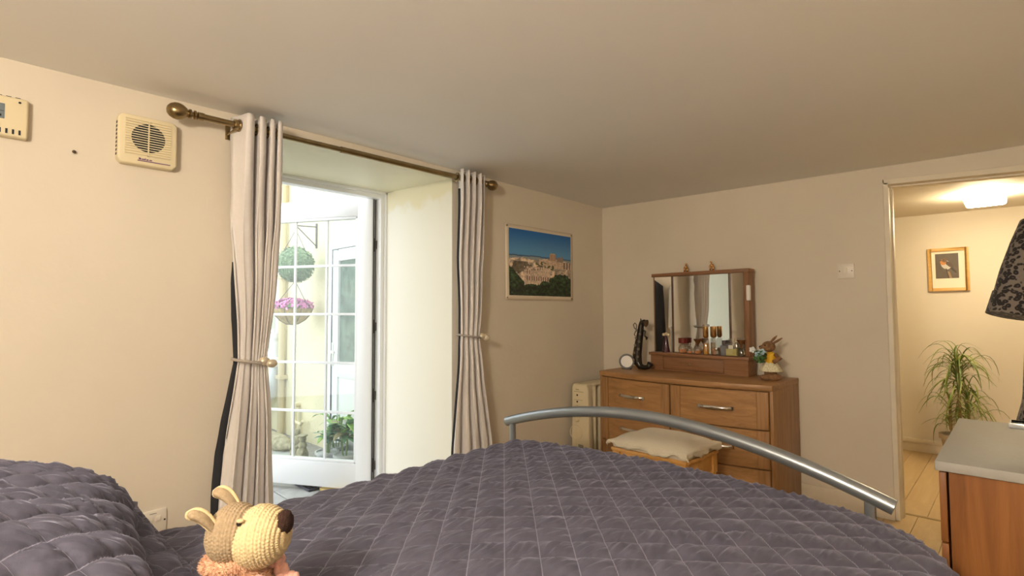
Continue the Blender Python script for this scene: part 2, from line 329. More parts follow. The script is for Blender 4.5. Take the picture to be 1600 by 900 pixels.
# neighbour door
d = thing('door_4', 'white plastic back door with obscured glass across the courtyard', 'door', (-4.30, YN, 0), kind='structure')
def rectframe(g, x0, x1, z0, z1, w, y0, y1): g.box(x0, x0 + w, y0, y1, z0, z1); g.box(x1 - w, x1, y0, y1, z0, z1); g.box(x0 + w, x1 - w, y0, y1, z1 - w, z1); g.box(x0 + w, x1 - w, y0, y1, z0, z0 + w)
g = G(); rectframe(g, -.50, .50, GZ, 1.90, .075, -.05, .02); obj('door_frame', g, UPVC, d, bevel=.006)
g = G(); rectframe(g, -.425, .425, GZ + .07, 1.825, .115, -.042, .0); g.box(-.32, .32, -.041, .0, .62, .76); obj('leaf', g, UPVC, d, bevel=.006)
g = G(); rectframe(g, -.436, .436, GZ + .06, 1.836, .014, -.046, -.03); obj('gasket', g, UPVC_G, d)
g = G(); g.box(-.32, .32, -.02, -.012, .75, 1.73); obj('glass_pane', g, mat('obscured_glass', (.16, .22, .18), .25, var=.35, vscale=14, bump=.4, bscale=30), d)
g = G(); g.box(-.32, .32, -.028, -.01, GZ + .17, .64); obj('lower_panel', g, UPVC, d, bevel=.006)
g = G(); g.box(-.405, -.385, -.056, -.04, .72, .94); g.box(-.405, -.385, -.09, -.05, .845, .865); g.box(-.41, -.28, -.1, -.085, .842, .868); obj('door_handle', g, WHITE_P, d, bevel=.004)
g = G(); g.box(-.56, .56, -.04, .02, 1.905, 1.95); obj('lintel_edge', g, RENDER, d)
# neighbour window
w = thing('window_1', 'white framed window beyond the flower basket', 'window', (-6.5, YN, 0), kind='structure')
g = G(); rectframe(g, -.52, .52, .72, 2.1, .085, -.05, .02); obj('window_frame', g, UPVC, w, bevel=.006)
g = G(); g.box(-.45, .45, -.035, .0, 1.0, 1.04); obj('transom', g, UPVC, w, bevel=.004)
g = G(); g.box(-.45, .45, -.02, -.012, .78, 1.01); obj('glass_pane', g, mat('dull_glass', (.42, .47, .40), .15, var=.15, vscale=5), w)
g = G(); g.box(-.45, .45, -.02, -.012, 1.03, 2.05); obj('glass_pane', g, MATS['dull_glass'], w)
g = G(); g.box(-.6, .6, -.12, .01, .63, .73); obj('window_sill', g, UPVC, w, bevel=.008)
# corner strip / downpipe
g = G(); g.tube([(-5.86, YN - .05, z) for z in np.linspace(GZ - .01, 3.2, 20)], .035, 12)
for z in (.5, 1.6, 2.7): g.box(-5.92, -5.80, YN - .09, YN + .01, z, z + .04)
tag(obj('downpipe', g, mat('cream_pipe', (.66, .56, .36), .6)), 'tall cream downpipe fixed to the courtyard wall', 'pipe')
g = G(); g.tube([(-5.5, YN + .02, .26), (-5.5, YN - .06, .26), (-5.47, YN - .075, .22), (-5.46, YN - .075, GZ - .01)], .03, 12); g.tube([(-5.46, YN - .075, .1), (-5.3, YN - .075, .09), (-5.25, YN - .075, .13)], .016, 10)
tag(obj('waste_pipe', g, mat('cream_pipe2', (.80, .72, .52), .5)), 'short cream waste pipe with a side branch low on the wall', 'pipe')
g = G(); g.tube([(-6.02, YN - .06, 1.0), (-6.02, YN - .06, .45), (-6.05, YN - .07, .32), (-6.4, YN - .1, .12), (-6.9, YN - .1, -.02)], .055, 14)
tag(obj('drain_pipe', g, UPVC), 'white drain pipe bending away below the window', 'pipe')
# basket bracket
b = thing('wall_bracket', 'dark iron hanging basket bracket on the courtyard wall', 'bracket', (-5.15, YN, 1.9))
g = G(); g.box(-.012, .012, -.012, .002, -.02, .235); obj('back_plate', g, mat('iron', (.16, .15, .15), .5, .6), b)
g = G(); g.tube([(0, -.005, .20), (.12, -.27, .17)], .006, 8); obj('arm', g, MATS['iron'], b)
g = G(); g.tube([(0, -.005, .0), (.12, -.27, .17)], .005, 8); obj('brace', g, MATS['iron'], b)
HX, HY_ = -5.03, 2.18
def leaf_cloud(n, rad, c, size, seed, squash=1, only_top=False):
    r = np.random.default_rng(seed); g = G()
    for _ in range(n):
        d = r.normal(size=3); d /= np.linalg.norm(d)
        if only_top and d[2] < -.1: d[2] *= -1
        p = np.array(c) + d * rad * r.uniform(.9, 1.05) * np.array([1, 1, squash]); t = r.normal(size=3); t -= d * (t @ d) * .6; t /= np.linalg.norm(t); q = np.cross(d, t)
        s = size * r.uniform(.6, 1.2); g.add([p - t * s, p + q * s * .5 + d * s * .3, p + t * s + d * s * .2, p - q * s * .5 + d * s * .3], [(0, 1, 2, 3)])
    return g
t = thing('topiary_ball', 'round green topiary ball hanging on chains', 'topiary', (HX, HY_, 1.69))
g = G(); g.ball((0, 0, 0), .165, 20, 14, lambda d: 1 + .04 * mnoise.noise(Vector(d) * 6)); obj('core', g, mat('topiary_core', (.26, .36, .22), .9, bump=.6, bscale=60), t, smooth=True)
o = obj('leaves', leaf_cloud(1500, .17, (0, 0, 0), .017, 3), mat('topiary_leaf', (.26, .36, .22), .6, var=.4, vscale=30), t, smooth=False); o['kind'] = 'stuff'
for k in range(3): g = G(); a = k * 2.09 + .5; g.tube([(math.cos(a) * .12, math.sin(a) * .12, .11), (0, 0, .34)], .003, 6); obj('chain', g, MATS['iron'], t)
g = G(); g.tube([(0, 0, .33), (.0, 0, .385)], .004, 6); obj('hook', g, MATS['iron'], t)
t = thing('flower_basket', 'coir hanging basket of pink flowers below the topiary ball', 'hanging basket', (HX - .05, HY_, 1.11))
g = G(); pr = [(.002, 0), (.06, .008), (.12, .045), (.17, .10), (.19, .155), (.18, .155), (.16, .10), (.002, .09)]; g.lathe(pr, 28); obj('coir_liner', g, mat('coir', (.48, .36, .17), .95, var=.35, vscale=25, bump=.6, bscale=60), t)
for k in range(8): g = G(); a = k * PI / 4; g.tube([(math.cos(a) * r_ * 1.03, math.sin(a) * r_ * 1.03, h - .003) for r_, h in pr[:5]], .003, 6); obj('wire', g, MATS['iron'], t)
g = leaf_cloud(220, .17, (0, 0, .15), .03, 5, .45, True); o = obj('leaves', g, mat('basket_leaf', (.2, .36, .14), .6), t, smooth=False); o['kind'] = 'stuff'
g = leaf_cloud(420, .185, (0, 0, .16), .026, 6, .5, True); o = obj('flowers', g, mat('pink_petal', (.80, .30, .58), .6, var=.3, vscale=20), t, smooth=False); o['kind'] = 'stuff'
for k in range(3): g = G(); a = k * 2.09 + .5; g.tube([(math.cos(a) * .185, math.sin(a) * .185, .155), (.05, 0, .42)], .003, 6); obj('chain', g, MATS['iron'], t)
# stone statue
STONE = mat('mossy_stone', (.42, .38, .26), .95, var=.3, vscale=25, bump=.6, bscale=50)
t = thing('garden_statue', 'weathered stone garden statue of two small figures', 'statue', (-4.56, 2.04, GZ + .002), math.radians(20))
def lump(g, c, r, sd, am=.16): g.ball(c, r, 20, 14, lambda d: 1 + am * mnoise.noise(Vector(d) * 3.2 + Vector((sd, 0, 0))))
g = G(); g.box(-.09, .1, -.08, .08, 0, .03); obj('plinth', g, STONE, t, bevel=.006)
g = G(); lump(g, (-.03, 0, .10), (.06, .055, .10), 1); lump(g, (-.03, 0, .19), (.042, .04, .06), 2); lump(g, (-.035, 0, .262), (.03, .03, .034), 3); g.tube([(-.06, -.02, .2), (-.075, -.04, .15), (-.05, -.06, .13)], [.016, .015, .012], 8); obj('tall_figure', g, STONE, t, smooth=True)
g = G(); lump(g, (.05, -.02, .08), (.05, .05, .08), 4); lump(g, (.05, -.02, .16), (.035, .034, .05), 5); lump(g, (.052, -.022, .222), (.032, .03, .032), 6); g.tube([(.03, -.03, .17), (.0, -.05, .15), (-.02, -.05, .17)], [.014, .013, .01], 8); g.ball((.052, -.022, .25), (.045, .045, .012), 14, 6); obj('small_figure', g, STONE, t, smooth=True)
# leafy pot plants
def leaf_mesh(L, Wd, droop, n=6):
    g = G(); rows = []
    for i in range(n + 1):
        s = i / n; w = Wd * math.sin(PI * min(1, s * .92 + .08)) ** .8; z = droop[0] * s - droop[1] * s * s; rows.append([(s * L * math.cos(z * .3), -w / 2, z + .08 * w), (s * L * math.cos(z * .3), 0, z), (s * L * math.cos(z * .3), w / 2, z + .08 * w)])
    return g.grid(np.array(rows))
def pot(g, r, h): return g.lathe([(r * .72, 0), (r * .74, .004), (r * .95, h * .86), (r * 1.05, h * .86), (r * 1.05, h), (r * .93, h), (r * .9, h * .9), (.001, h * .88)], 24)
def pot_plant(loc, label, n, cols, seed, h=.34, pc=(.75, .75, .78)):
    t = thing('potted_plant', label, 'plant', loc); r = random.Random(seed)
    g = G(); pot(g, .095, .13); obj('pot', g, mat('pot_%d' % seed, pc, .4), t)
    stems = [(r.uniform(-.05, .05), r.uniform(-.05, .05)) for _ in range(5)]
    for (a, b) in stems: g = G(); g.tube([(a * .5, b * .5, .1), (a, b, .22), (a * 1.5, b * 1.5, h + .02)], .005, 6); obj('stem', g, mat('stem_green', (.2, .3, .1), .6), t)
    protos = []
    for k, c in enumerate(cols):
        protos.append(obj('leaf', leaf_mesh(.17 + .03 * k, .075, (.06, .12)), mat('leaf_%d_%d' % (seed, k), c, .45, var=.2, vscale=15), t, smooth=True, solid=.001))
    for k in range(n):
        src = protos[k % len(protos)]; o = src if k < len(protos) else inst(src, t)
        if o is not src: md = o.modifiers.new('thickness', 'SOLIDIFY'); md.thickness = .001
        a, b = stems[k % 5]; s = r.uniform(.35, 1); o.location = (a * (.5 + s), b * (.5 + s), .12 + (h - .1) * s); o.rotation_euler = (0, r.uniform(-.9, .1), r.uniform(0, 6.28)); q = r.uniform(.6, 1.1); o.scale = (q, q, q)
pot_plant((-4.30, 2.16, GZ + .004), 'broad leaved plant with blue-green leaves beside the stone statue', 22, [(.18, .36, .30), (.26, .42, .20)], 11, .30)
pot_plant((-4.10, 2.22, GZ + .004), 'tall bright green plant growing against the white back door', 30, [(.30, .52, .10), (.16, .34, .16), (.34, .30, .16)], 12, .42)
pot_plant((-4.42, 2.30, GZ + .004), 'small bright sprigged plant behind the blue-green leaves', 16, [(.34, .55, .10), (.24, .42, .12)], 13, .36, (.5, .5, .5))
# blue barbecue below the window
t = thing('barbecue', 'dark kettle barbecue with a pale blue lid below the window', 'barbecue', (-5.95, 1.98, GZ + .002))
BK = mat('black_enamel', (.03, .035, .05), .35)
g = G(); g.lathe([(.001, .34), (.12, .35), (.2, .42), (.235, .52), (.225, .52), (.001, .44)], 24); obj('bowl', g, BK, t)
g = G(); g.lathe([(.24, .52), (.235, .56), (.19, .65), (.09, .70), (.001, .705)], 24); obj('lid', g, mat('blue_enamel', (.22, .34, .48), .35), t)
for k in range(3): g = G(); a = k * 2.09; g.tube([(math.cos(a) * .15, math.sin(a) * .15, .4), (math.cos(a) * .24, math.sin(a) * .24, 0)], .011, 8); obj('leg', g, BK, t)
g = G(); g.tube([(-.05, 0, .70), (-.04, 0, .74), (.04, 0, .74), (.05, 0, .70)], .009, 8); obj('handle', g, mat('rust', (.5, .22, .08), .8), t)
# stone edging + saucer on the ground
g = G(); lump(g, (0, 0, .05), (.35, .1, .09), 8, .1); o = tag(obj('kerb_stone', g, STONE, smooth=True), 'long mossy kerb stone lying by the courtyard wall', 'stone'); o.location = (-5.35, 2.12, GZ); o.rotation_euler = (0, 0, .05)
g = G(); g.lathe([(.001, 0), (.07, 0), (.1, .022), (.095, .025), (.065, .006), (.001, .006)], 24); o = tag(obj('plant_saucer', g, WHITE_P), 'white saucer lying on the courtyard paving', 'saucer'); o.location = (-4.82, 1.86, GZ + .002)
# rubber ring mat outside the door
m_ = thing('door_mat', 'dark rubber honeycomb door mat outside the patio door', 'mat', (-4.03, 1.945, GZ + .003), math.radians(0))
RUB = mat('rubber', (.09, .09, .11), .7)
g = G(); mx, my = .46, .34; nX, nY = 14, 13
xs_ = [-mx / 2 + i * mx / nX for i in range(nX + 1)]; ys_ = [-my / 2 + j * my / nY for j in range(nY + 1)]
for j, y in enumerate(ys_): g.box(-mx / 2, mx / 2, y - .0035, y + .0035, 0, .012)
for j in range(nY):
    for i in range(nX + 1):
        x = xs_[i] + (.5 * mx / nX if j % 2 else 0)
        if x < mx / 2: g.box(x - .005, x + .005, ys_[j], ys_[j + 1], 0, .0115)
o = obj('grid', g, RUB, m_, smooth=False)
g = G(); rf = [(-mx / 2 - .012, mx / 2 + .012, -my / 2 - .012, -my / 2), (-mx / 2 - .012, mx / 2 + .012, my / 2, my / 2 + .012), (-mx / 2 - .012, -mx / 2, -my / 2, my / 2), (mx / 2, mx / 2 + .012, -my / 2, my / 2)]
for q in rf: g.box(*q, 0, .014)
obj('border', g, RUB, m_, bevel=.002, seg=1)
g = G(); g.box(-3.775, -3.50, 1.84, 2.2, GZ, GZ + .02); tag(obj('wood_board', g, wood('board_yellow', (.80, .62, .25), (.66, .48, .18), 'x'), bevel=.003), 'pale yellow wooden board beside the rubber mat', 'board')
# inner sill stone (bottom of reveal)
g = G(); g.box(XO + .05, XW + .0, OY0 + .005, OY1 - .005, -.1, .0005); struct('floor_reveal', g, mat('reveal_floor', (.55, .55, .53), .6, var=.06, vscale=9), 'pale grey floor inside the patio door reveal', 'floor')

# ================================================================== BEDROOM: wall fittings
# --- curtain pole
PX, PZ = XW + .10, 2.058
t = thing('curtain_pole', 'antique brass curtain pole with ball finials over the patio door', 'curtain pole', (PX, 0, PZ))
g = G(); g.lathe([(.0135, .66), (.0135, 2.29)], 18, axis='y'); obj('rod', g, BRASS, t)
g = G(); g.lathe([(.0165, 1.3), (.0165, 2.25)], 18, axis='y'); obj('outer_rod', g, BRASS, t)
for y, s in ((.66, -1), (2.29, 1)):
    pr = [(.0165, -.01), (.0165, .012), (.011, .014), (.019, .02), (.019, .026), (.011, .03), (.011, .034), (.02, .038), (.02, .044), (.014, .048), (.022, .056), (.031, .07), (.0345, .085), (.033, .1), (.026, .114), (.014, .124), (.001, .127)]
    g = G(); g.lathe([(r, y + s * h) for r, h in pr], 24, axis='y'); obj('finial', g, BRASS, t)
for y in (.80, 2.325):
    y = min(y, 2.26)
    g = G(); g.box(-.102, -.094, y - .014, y + .014, -.045, .03); g.box(-.1, 0, y - .006, y + .006, -.026, -.016); g.lathe([(.024, y - .01), (.024, y + .01), (.017, y + .01), (.017, y - .01)], 18, axis='y'); obj('bracket', g, BRASS, t, bevel=.001)
# --- curtains
def interp(z, tab): zs = [a[0] for a in tab]; return np.interp(z, zs, [a[1] for a in tab]), np.interp(z, zs, [a[2] for a in tab])
BACK = -1
def curtain(label, tab, nf, amp, seed, lin_side, tiez, top, ph0=0.0, wp=1.0):
    t = thing('curtain', label, 'curtain', (PX, (tab[0][1] + tab[0][2]) / 2, 0.0)); yc = t.location.y
    zs = np.linspace(.015, top, 90); ss = np.linspace(0, 1, 200); Sg, Zg = np.meshgrid(ss, zs, indexing='ij')
    y0, y1 = interp(Zg, tab); tg = np.exp(-((Zg - tiez) / .12) ** 2); low = np.clip((tiez - Zg) / tiez, 0, 1)
    A = amp * (1 - .5 * tg) * (1 + .35 * low) * (1 + .8 * np.clip((Zg - 1.5) / .4, 0, 1))
    phs = 2 * PI * (nf * Sg + ph0) + .5 * np.sin(3 * Zg + seed) * (1 - np.clip((Zg - 1.7) / .3, 0, 1))
    xo = A * (2 * np.abs(np.sin(phs / 2)) ** .55 - 1) + .004 * np.sin(2 * phs + Zg * 2 + seed) + .012 * low * np.sin(2 * PI * 1.3 * Sg + seed)
    Yo = y0 + (y1 - y0) * Sg ** wp + .012 * np.cos(phs) * (1 - tg * .5)
    Yo += .002 * wav(Sg * 3, Zg, 6, .5, 2.2, seed)
    P = np.stack([xo, Yo - yc, Zg], -1)
    g = G(); g.grid(P); p = obj('panel', g, CURTAIN, t, smooth=True, solid=.003); 
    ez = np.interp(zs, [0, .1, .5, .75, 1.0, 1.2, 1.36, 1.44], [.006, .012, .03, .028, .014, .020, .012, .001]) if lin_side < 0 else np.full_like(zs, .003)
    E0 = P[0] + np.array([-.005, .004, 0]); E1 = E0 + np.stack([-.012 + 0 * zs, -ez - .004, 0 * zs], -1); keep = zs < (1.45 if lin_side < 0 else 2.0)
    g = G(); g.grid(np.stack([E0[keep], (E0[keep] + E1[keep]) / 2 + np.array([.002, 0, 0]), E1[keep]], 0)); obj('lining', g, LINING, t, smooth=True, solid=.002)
    # header stitch line and eyelets
    for k in range(int(nf)):
        s = (k + .10) / nf; i = int(s * 199); yy = float(Yo[i, -8]) - yc
        g = G(); M_ = Matrix.Translation((0, yy, PZ)); 
        pts = [(math.cos(a) * .024, 0, math.sin(a) * .024) for a in np.linspace(0, 2 * PI, 19)]
        g.tube(pts, .0045, 8); g.xf(M_); obj('eyelet', g, BRASS, t)
    return t
tabL = [(0.0, .725, .985), (.43, .752, .978), (.77, .788, .963), (1.01, .822, .945), (1.335, .803, .976), (1.62, .784, .995), (2.10, .785, .995)]
curtain('pale pinkish grey curtain tied back beside the ventilation fan', tabL, 4, .034, 1.3, -1, 1.01, 2.105, .0, .62)
tabR = [(0.0, 2.02, 2.40), (.42, 2.035, 2.345), (.78, 2.07, 2.275), (1.07, 2.10, 2.255), (1.57, 2.075, 2.275), (2.13, 2.075, 2.275)]
curtain('pale grey curtain tied back beside the landscape poster', tabR, 4, .032, 4.1, 1, 1.07, 2.10, .25)
def tieback(label, y, z, ry, ball_dy):
    t = thing('curtain_tieback', label, 'tieback', (PX, y, z))
    pts = [(math.cos(a) * .066, math.sin(a) * ry, .012 * math.cos(a + 1.9)) for a in np.linspace(0, 2 * PI, 33)]
    g = G(); g.tube(pts, .0065, 8); obj('cord', g, CORD, t)
    for k, dz in ((0, 0.0), (1, .012)):
        g = G(); g.ball((.068 - k * .012, ball_dy - .028 * k, -.012 + dz), (.019, .024, .019), 18, 12); obj('magnet_ball', g, BALL, t, smooth=True)
    g = G(); g.tube([(-.066, -ry * .2, 0), (-.10, -ry * .2, .002)], .003, 6); obj('wall_hook', g, BRASS, t)
tieback('twisted cord tieback with a round clasp on the curtain near the fan', .884, 1.008, .078, .062)
tieback('cord tieback with a round clasp on the curtain near the poster', 2.178, 1.072, .086, .085)
# --- extractor fan
t = thing('ventilation_fan', 'cream square ventilation fan with louvred grille high on the wall', 'fan', (XW, .487, 1.922))
g = G(); g.prism([(-.102, -.085), (-.088, -.1), (.088, -.1), (.102, -.085), (.102, .085), (.088, .1), (-.088, .1), (-.102, .085)], -.004, .042, 'x'); obj('housing', g, CREAM_P, t, bevel=.007, seg=3)
g = G(); g.box(.036, .0432, -.078, .078, -.062, .082); obj('recess', g, CREAM_P, t)
g = G(); g.lathe([(.058, 0.0428), (.058, .0445)], 32, (0, 0, .012), 'x'); obj('duct_shade_disc', g, DARK, t)  # flat disc: dark fan inside, with the opening's shade put into its black
gs = G(); gs.box(.0465, .0492, -.078, .078, -.0016, .0016)
s0 = obj('louvre', gs, CREAM_P, t)
for k in range(15):
    o = s0 if k == 0 else inst(s0, t); o.location = (0, 0, -.058 + k * .0099)
g = G(); g.box(.043, .0515, -.002, .002, -.062, .082); obj('grille_spine', g, CREAM_P, t)
g = G(); g.box(.0415, .0435, -.035, .078, -.0845, -.081); obj('name_stripe', g, mat('purple_print', (.16, .06, .18), .5), t)
g = G()
for k, w_ in enumerate((.006, .003, .004, .004, .003, .005, .002, .004, .003)): g.box(.0415, .0434, -.031 + k * .0052, -.031 + k * .0052 + w_, -.0785, -.0785 + (.0075 if k in (0, 4) else .005))
obj('name_print', g, MATS['purple_print'], t)
for k in range(9): g = G(); g.box(.012, .03, -.1035, -.1, -.07 + k * .016, -.062 + k * .016); obj('side_slot', g, DARK, t)
# --- thermostat
t = thing('thermostat', 'cream wall thermostat with a small grey display', 'thermostat', (XW, .044, 1.92))
g = G(); g.box(-.004, .034, -.082, .082, -.072, .072); obj('housing', g, CREAM_P, t, bevel=.009, seg=3)
g = G(); g.box(.033, .0355, -.06, .020, -.012, .042); obj('display', g, mat('lcd_grey', (.20, .24, .27), .3), t, bevel=.001)
for k in range(3): g = G(); g.box(.0355, .0358, -.05 + k * .024, -.036 + k * .024, -.005, .003); obj('display_digit', g, DARK, t)
g = G(); g.box(.0355, .0358, -.058, .018, .014, .0155); obj('display_line', g, DARK, t)
g = G(); g.lathe([(.004, .033), (.004, .0355)], 10, (0, .058, .055), 'x'); obj('sensor_hole', g, DARK, t)
for k in range(8): g = G(); g.box(.0325, .0352, -.062 + k * .017, -.056 + k * .017, -.062, -.045); obj('vent_slot', g, DARK, t)
for k in range(5): g = G(); g.box(.006, .028, -.05 + k * .024, -.036 + k * .024, .071, .0735); obj('top_slot', g, DARK, t)
g = G(); g.lathe([(.007, .033), (.007, .036)], 14, (0, .002, -.03), 'x'); obj('button', g, mat('button_tan', (.6, .42, .2), .4), t)
g = G(); g.box(0, .003, -.003, .003, -1.35, -.073); g.xf(Matrix.Translation((0, -.042, 0))); obj('cable_cover', g, WALL, t)
g = G(); g.lathe([(.004, -.01), (.004, .008), (.0065, .009), (.0055, .013), (.001, .014)], 10, axis='x'); o = tag(obj('wall_screw', g, mat('dark_screw', (.08, .05, .03), .5, .5)), 'small dark screw left in the wall beside the fan', 'screw'); o.location = (XW, .258, 1.838)
# --- double socket
t = thing('power_socket', 'cream switched power socket low on the wall behind the bed', 'socket', (XW, .545, .372))
g = G(); g.box(-.004, .010, -.048, .048, -.045, .045); obj('face_plate', g, AGED_P, t, bevel=.003)
for y in (-.008, .018):
    g = G(); g.box(.009, .0145, y - .009, y + .009, .0, .022); obj('rocker_switch', g, AGED_P, t, bevel=.002)
for y in (-.035,): g = G(); g.box(.0098, .0105, y - .004, y + .004, .0, .01); obj('pin_slot', g, DARK, t)
g = G(); g.box(.0098, .0104, -.012, .012, .031, .034); obj('maker_mark', g, mat('grey_print', (.3, .28, .25), .5), t)
for y in (.041,): g = G(); g.lathe([(.0035, .009), (.0035, .0108)], 10, (0, y, .0), 'x'); obj('screw', g, DARK, t)
# --- light switch
t = thing('light_switch', 'square cream light switch on the wall by the hall doorway', 'light switch', (-.774, YB, 1.468))
g = G(); g.box(-.045, .045, -.010, .004, -.046, .046); obj('face_plate', g, AGED_P, t, bevel=.003)
g = G(); g.hexa([(-.009, -.0095, -.016), (.009, -.0095, -.016), (.009, 0, -.016), (-.009, 0, -.016), (-.009, -.0165, .018), (.009, -.0165, .018), (.009, 0, .018), (-.009, 0, .018)]); obj('rocker_switch', g, AGED_P, t, bevel=.001)
for x in (-.033, .033): g = G(); g.lathe([(.0035, -.0112), (.0035, -.009)], 10, (x, 0, .0), 'y'); obj('screw', g, mat('screw_brown', (.10, .06, .03), .5), t)
# --- poster
def smooth(a, b, x): t_ = np.clip((x - a) / (b - a), 0, 1); return t_ * t_ * (3 - 2 * t_)
def vnoise(u, v, sc, seed, oct=4):
    h = np.zeros_like(u); am = 1; r = np.random.default_rng(seed)
    for o_ in range(oct):
        n_ = 64; tbl = r.random((n_, n_)); uu = u * sc * 2 ** o_; vv = v * sc * 2 ** o_; i = np.floor(uu).astype(int); j = np.floor(vv).astype(int); fu = uu - i; fv = vv - j; fu = fu * fu * (3 - 2 * fu); fv = fv * fv * (3 - 2 * fv)
        g_ = lambda a, b: tbl[a % n_, b % n_]
        h += am * (g_(i, j) * (1 - fu) * (1 - fv) + g_(i + 1, j) * fu * (1 - fv) + g_(i, j + 1) * (1 - fu) * fv + g_(i + 1, j + 1) * fu * fv); am *= .5
    return h / 1.9
def lin(c): c = np.asarray(c, float) / 255; return np.where(c <= .04045, c / 12.92, ((c + .055) / 1.055) ** 2.4)
def print_obj(name, P, cols, parent, m):
    a, b = P.shape[:2]; g = G(); g.grid(P); o = obj(name, g, m, parent, smooth=False, uv=np.zeros((a * b, 2)))
    at = o.data.color_attributes.new('print', 'FLOAT_COLOR', 'POINT'); at.data.foreach_set('color', np.concatenate([cols.reshape(-1, 3), np.ones((a * b, 1))], 1).astype(np.float32).ravel()); return o
def landscape(nu, nv):
    u, v = np.meshgrid(np.linspace(0, 1, nu), np.linspace(0, 1, nv), indexing='ij')  # v up
    col = lin((70, 155, 215)) * (1 - v[..., None]) + lin((24, 104, 182)) * v[..., None]; k = smooth(1, .6, v)[..., None]; col = col * (1 - k * .45) + lin((130, 190, 225)) * k * .45
    def put(mask, c): nonlocal col; mask = np.clip(mask, 0, 1)[..., None]; col = col * (1 - mask) + c * mask
    n1 = vnoise(u, v, 9, 1); n2 = vnoise(u, v, 26, 2); n3 = vnoise(u, v, 55, 4, 2); n2 = np.clip((n2 - .5) * 2.2 + .5, 0, 1); n3 = np.clip((n3 - .4) * 1.8 + .5, 0, 1); n1 = np.clip((n1 - .5) * 1.6 + .5, 0, 1)
    ridge = .60 + .03 * vnoise(u, u * 0, 7, 8); put((v < ridge) * 1., lin((70, 105, 140))); put((v < ridge - .02) * 1., lin((150, 160, 165)))
    hill = .54 + .05 * np.exp(-((u - .68) / .22) ** 2) + .02 * vnoise(u, u * 0, 12, 3) + .03 * np.exp(-((u - .2) / .1) ** 2)
    stone = lin((245, 222, 196)) * (.35 + .85 * n2[..., None]); put((v < hill) * 1., stone)
    put(((u > .46) & (u < .98) & (v > .44) & (v < .575 - .03 * (u - .46))) * 1., lin((228, 200, 172)) * (.65 + .45 * n3[..., None]))           # plateau wall
    put(((u > .63) & (u < .735) & (v > .57) & (v < .67)) * 1., lin((196, 160, 132)) * (.8 + .3 * ((np.sin(u * 420) > 0) * 1.)[..., None])); put(((u > .64) & (u < .725) & (v >= .67) & (v < .69)) * 1., lin((210, 178, 150)))   # pale block on top
    put(((u > .75) & (u < .86) & (v > .56) & (v < .60 + .05 * n2)) * 1., lin((160, 136, 118)))
    put(((u > .86) & (v > .45) & (v < .56)) * ((np.sin(u * 130) > .2) * 1.), lin((110, 98, 92)))
    put(((n1 > .50) & (v < .52) & (v > .3)) * .8 * (u < .6), lin((70, 62, 45))); put((np.abs(v - (.53 - .28 * (u - .4))) < .04) * (n2 > .42) * ((u > .4) & (u < .7)), lin((82, 92, 50)))
    put(((u > .22) & (u < .64) & (v > .2) & (v < .40 + .05 * (n3 > .5))) * 1., lin((238, 214, 190)) * (.55 + .55 * n3[..., None]))      # ruined arcade
    put(((u > .24) & (u < .64) & (v > .235) & (v < .30)) * ((np.sin(u * 170) > .35) * 1.), lin((120, 92, 74))); put(((u > .24) & (u < .34) & (v > .33) & (v < .39)) * ((np.sin(u * 170) > .3) * 1.), lin((140, 112, 92)))
    tree = lin((52, 76, 46)) * (.15 + 1.5 * (n2 * n3 * 1.6)[..., None]); line = np.where(u < .22, .45 - 1.05 * u, .17 + .05 * n1) + .05 * (n1 - .5); line = np.where(u > .62, np.maximum(line, .33 + .16 * (n1 - .5) - .25 * np.abs(u - .85)), line)
    put((v < line) * 1., tree); put((v < .12 + .03 * n1) * 1., lin((44, 66, 40)) * (.15 + 1.5 * (n2 * n3 * 1.4)[..., None]))
    return col
t = thing('landscape_poster', 'unframed poster of a pale ruined hilltop under deep blue sky', 'poster', (XW, 2.975, 1.578))
Wp, Hp = .765, .54
def sheet(nu, nv, u0, u1, v0, v1, off):
    u, v = np.meshgrid(np.linspace(u0, u1, nu), np.linspace(v0, v1, nv), indexing='ij'); x = .004 + off + .0035 * (1 + np.sin(u * 5 + 1) * np.cos(v * 4)) * .6 + .004 * np.clip((np.abs(v - .5) - .4) * 10, 0, 1) * np.clip((np.abs(u - .3) < .2) * 1., 0, 1) * 0
    return np.stack([x, (u - .5) * Wp, (v - .5) * Hp], -1)
g = G(); g.grid(sheet(30, 22, 0, 1, 0, 1, 0)); obj('paper', g, mat('poster_paper', (.80, .70, .55), .6), t, smooth=True, solid=.0006)
print_obj('printed_picture', sheet(220, 156, .045, .965, .06, .945, .0012), landscape(220, 156), t, attr_mat('poster_print', .4))
for (u, v) in ((.02, .03), (.98, .03), (.98, .97), (.02, .97)): g = G(); g.lathe([(.006, .006), (.006, .010), (.003, .011)], 12, (0, (u - .5) * Wp, (v - .5) * Hp), 'x'); obj('drawing_pin', g, BRASS, t)

# ================================================================== DRESSER
DXL, DXR, DYB, DYF, DH = -2.268, -1.056, 3.772, 3.275, .785
t = thing('dresser', 'bow fronted brown wood dresser with six drawers', 'dresser', ((DXL + DXR) / 2, DYB, 0)); hw = (DXR - DXL) / 2
yf = DYF - DYB; bow = .085
def fy(x, b=bow): return yf - b * (1 - (x / hw) ** 2)
def bowslab(g, x0, x1, z0, z1, back, off, n=14):
    xs = np.linspace(x0, x1, n); poly = [(x, fy(x) + off) for x in xs] + ([(x, fy(x) + back) for x in xs[::-1]] if back is not None else [(x1, 0), (x0, 0)]); return g.prism(poly, z0, z1)
g = G(); bowslab(g, -hw, hw, DH - .034, DH, None, -.006); obj('top', g, W_X, t, bevel=.004)
for q0 in (-hw + .002, hw - .022): g = G(); g.box(q0, q0 + .02, yf + .004, 0, 0, DH - .034); obj('side_panel', g, W_Z, t, bevel=.002)
g = G(); bowslab(g, -hw + .02, hw - .02, .0, DH - .034, None, .03); obj('carcass', g, W_Z, t)
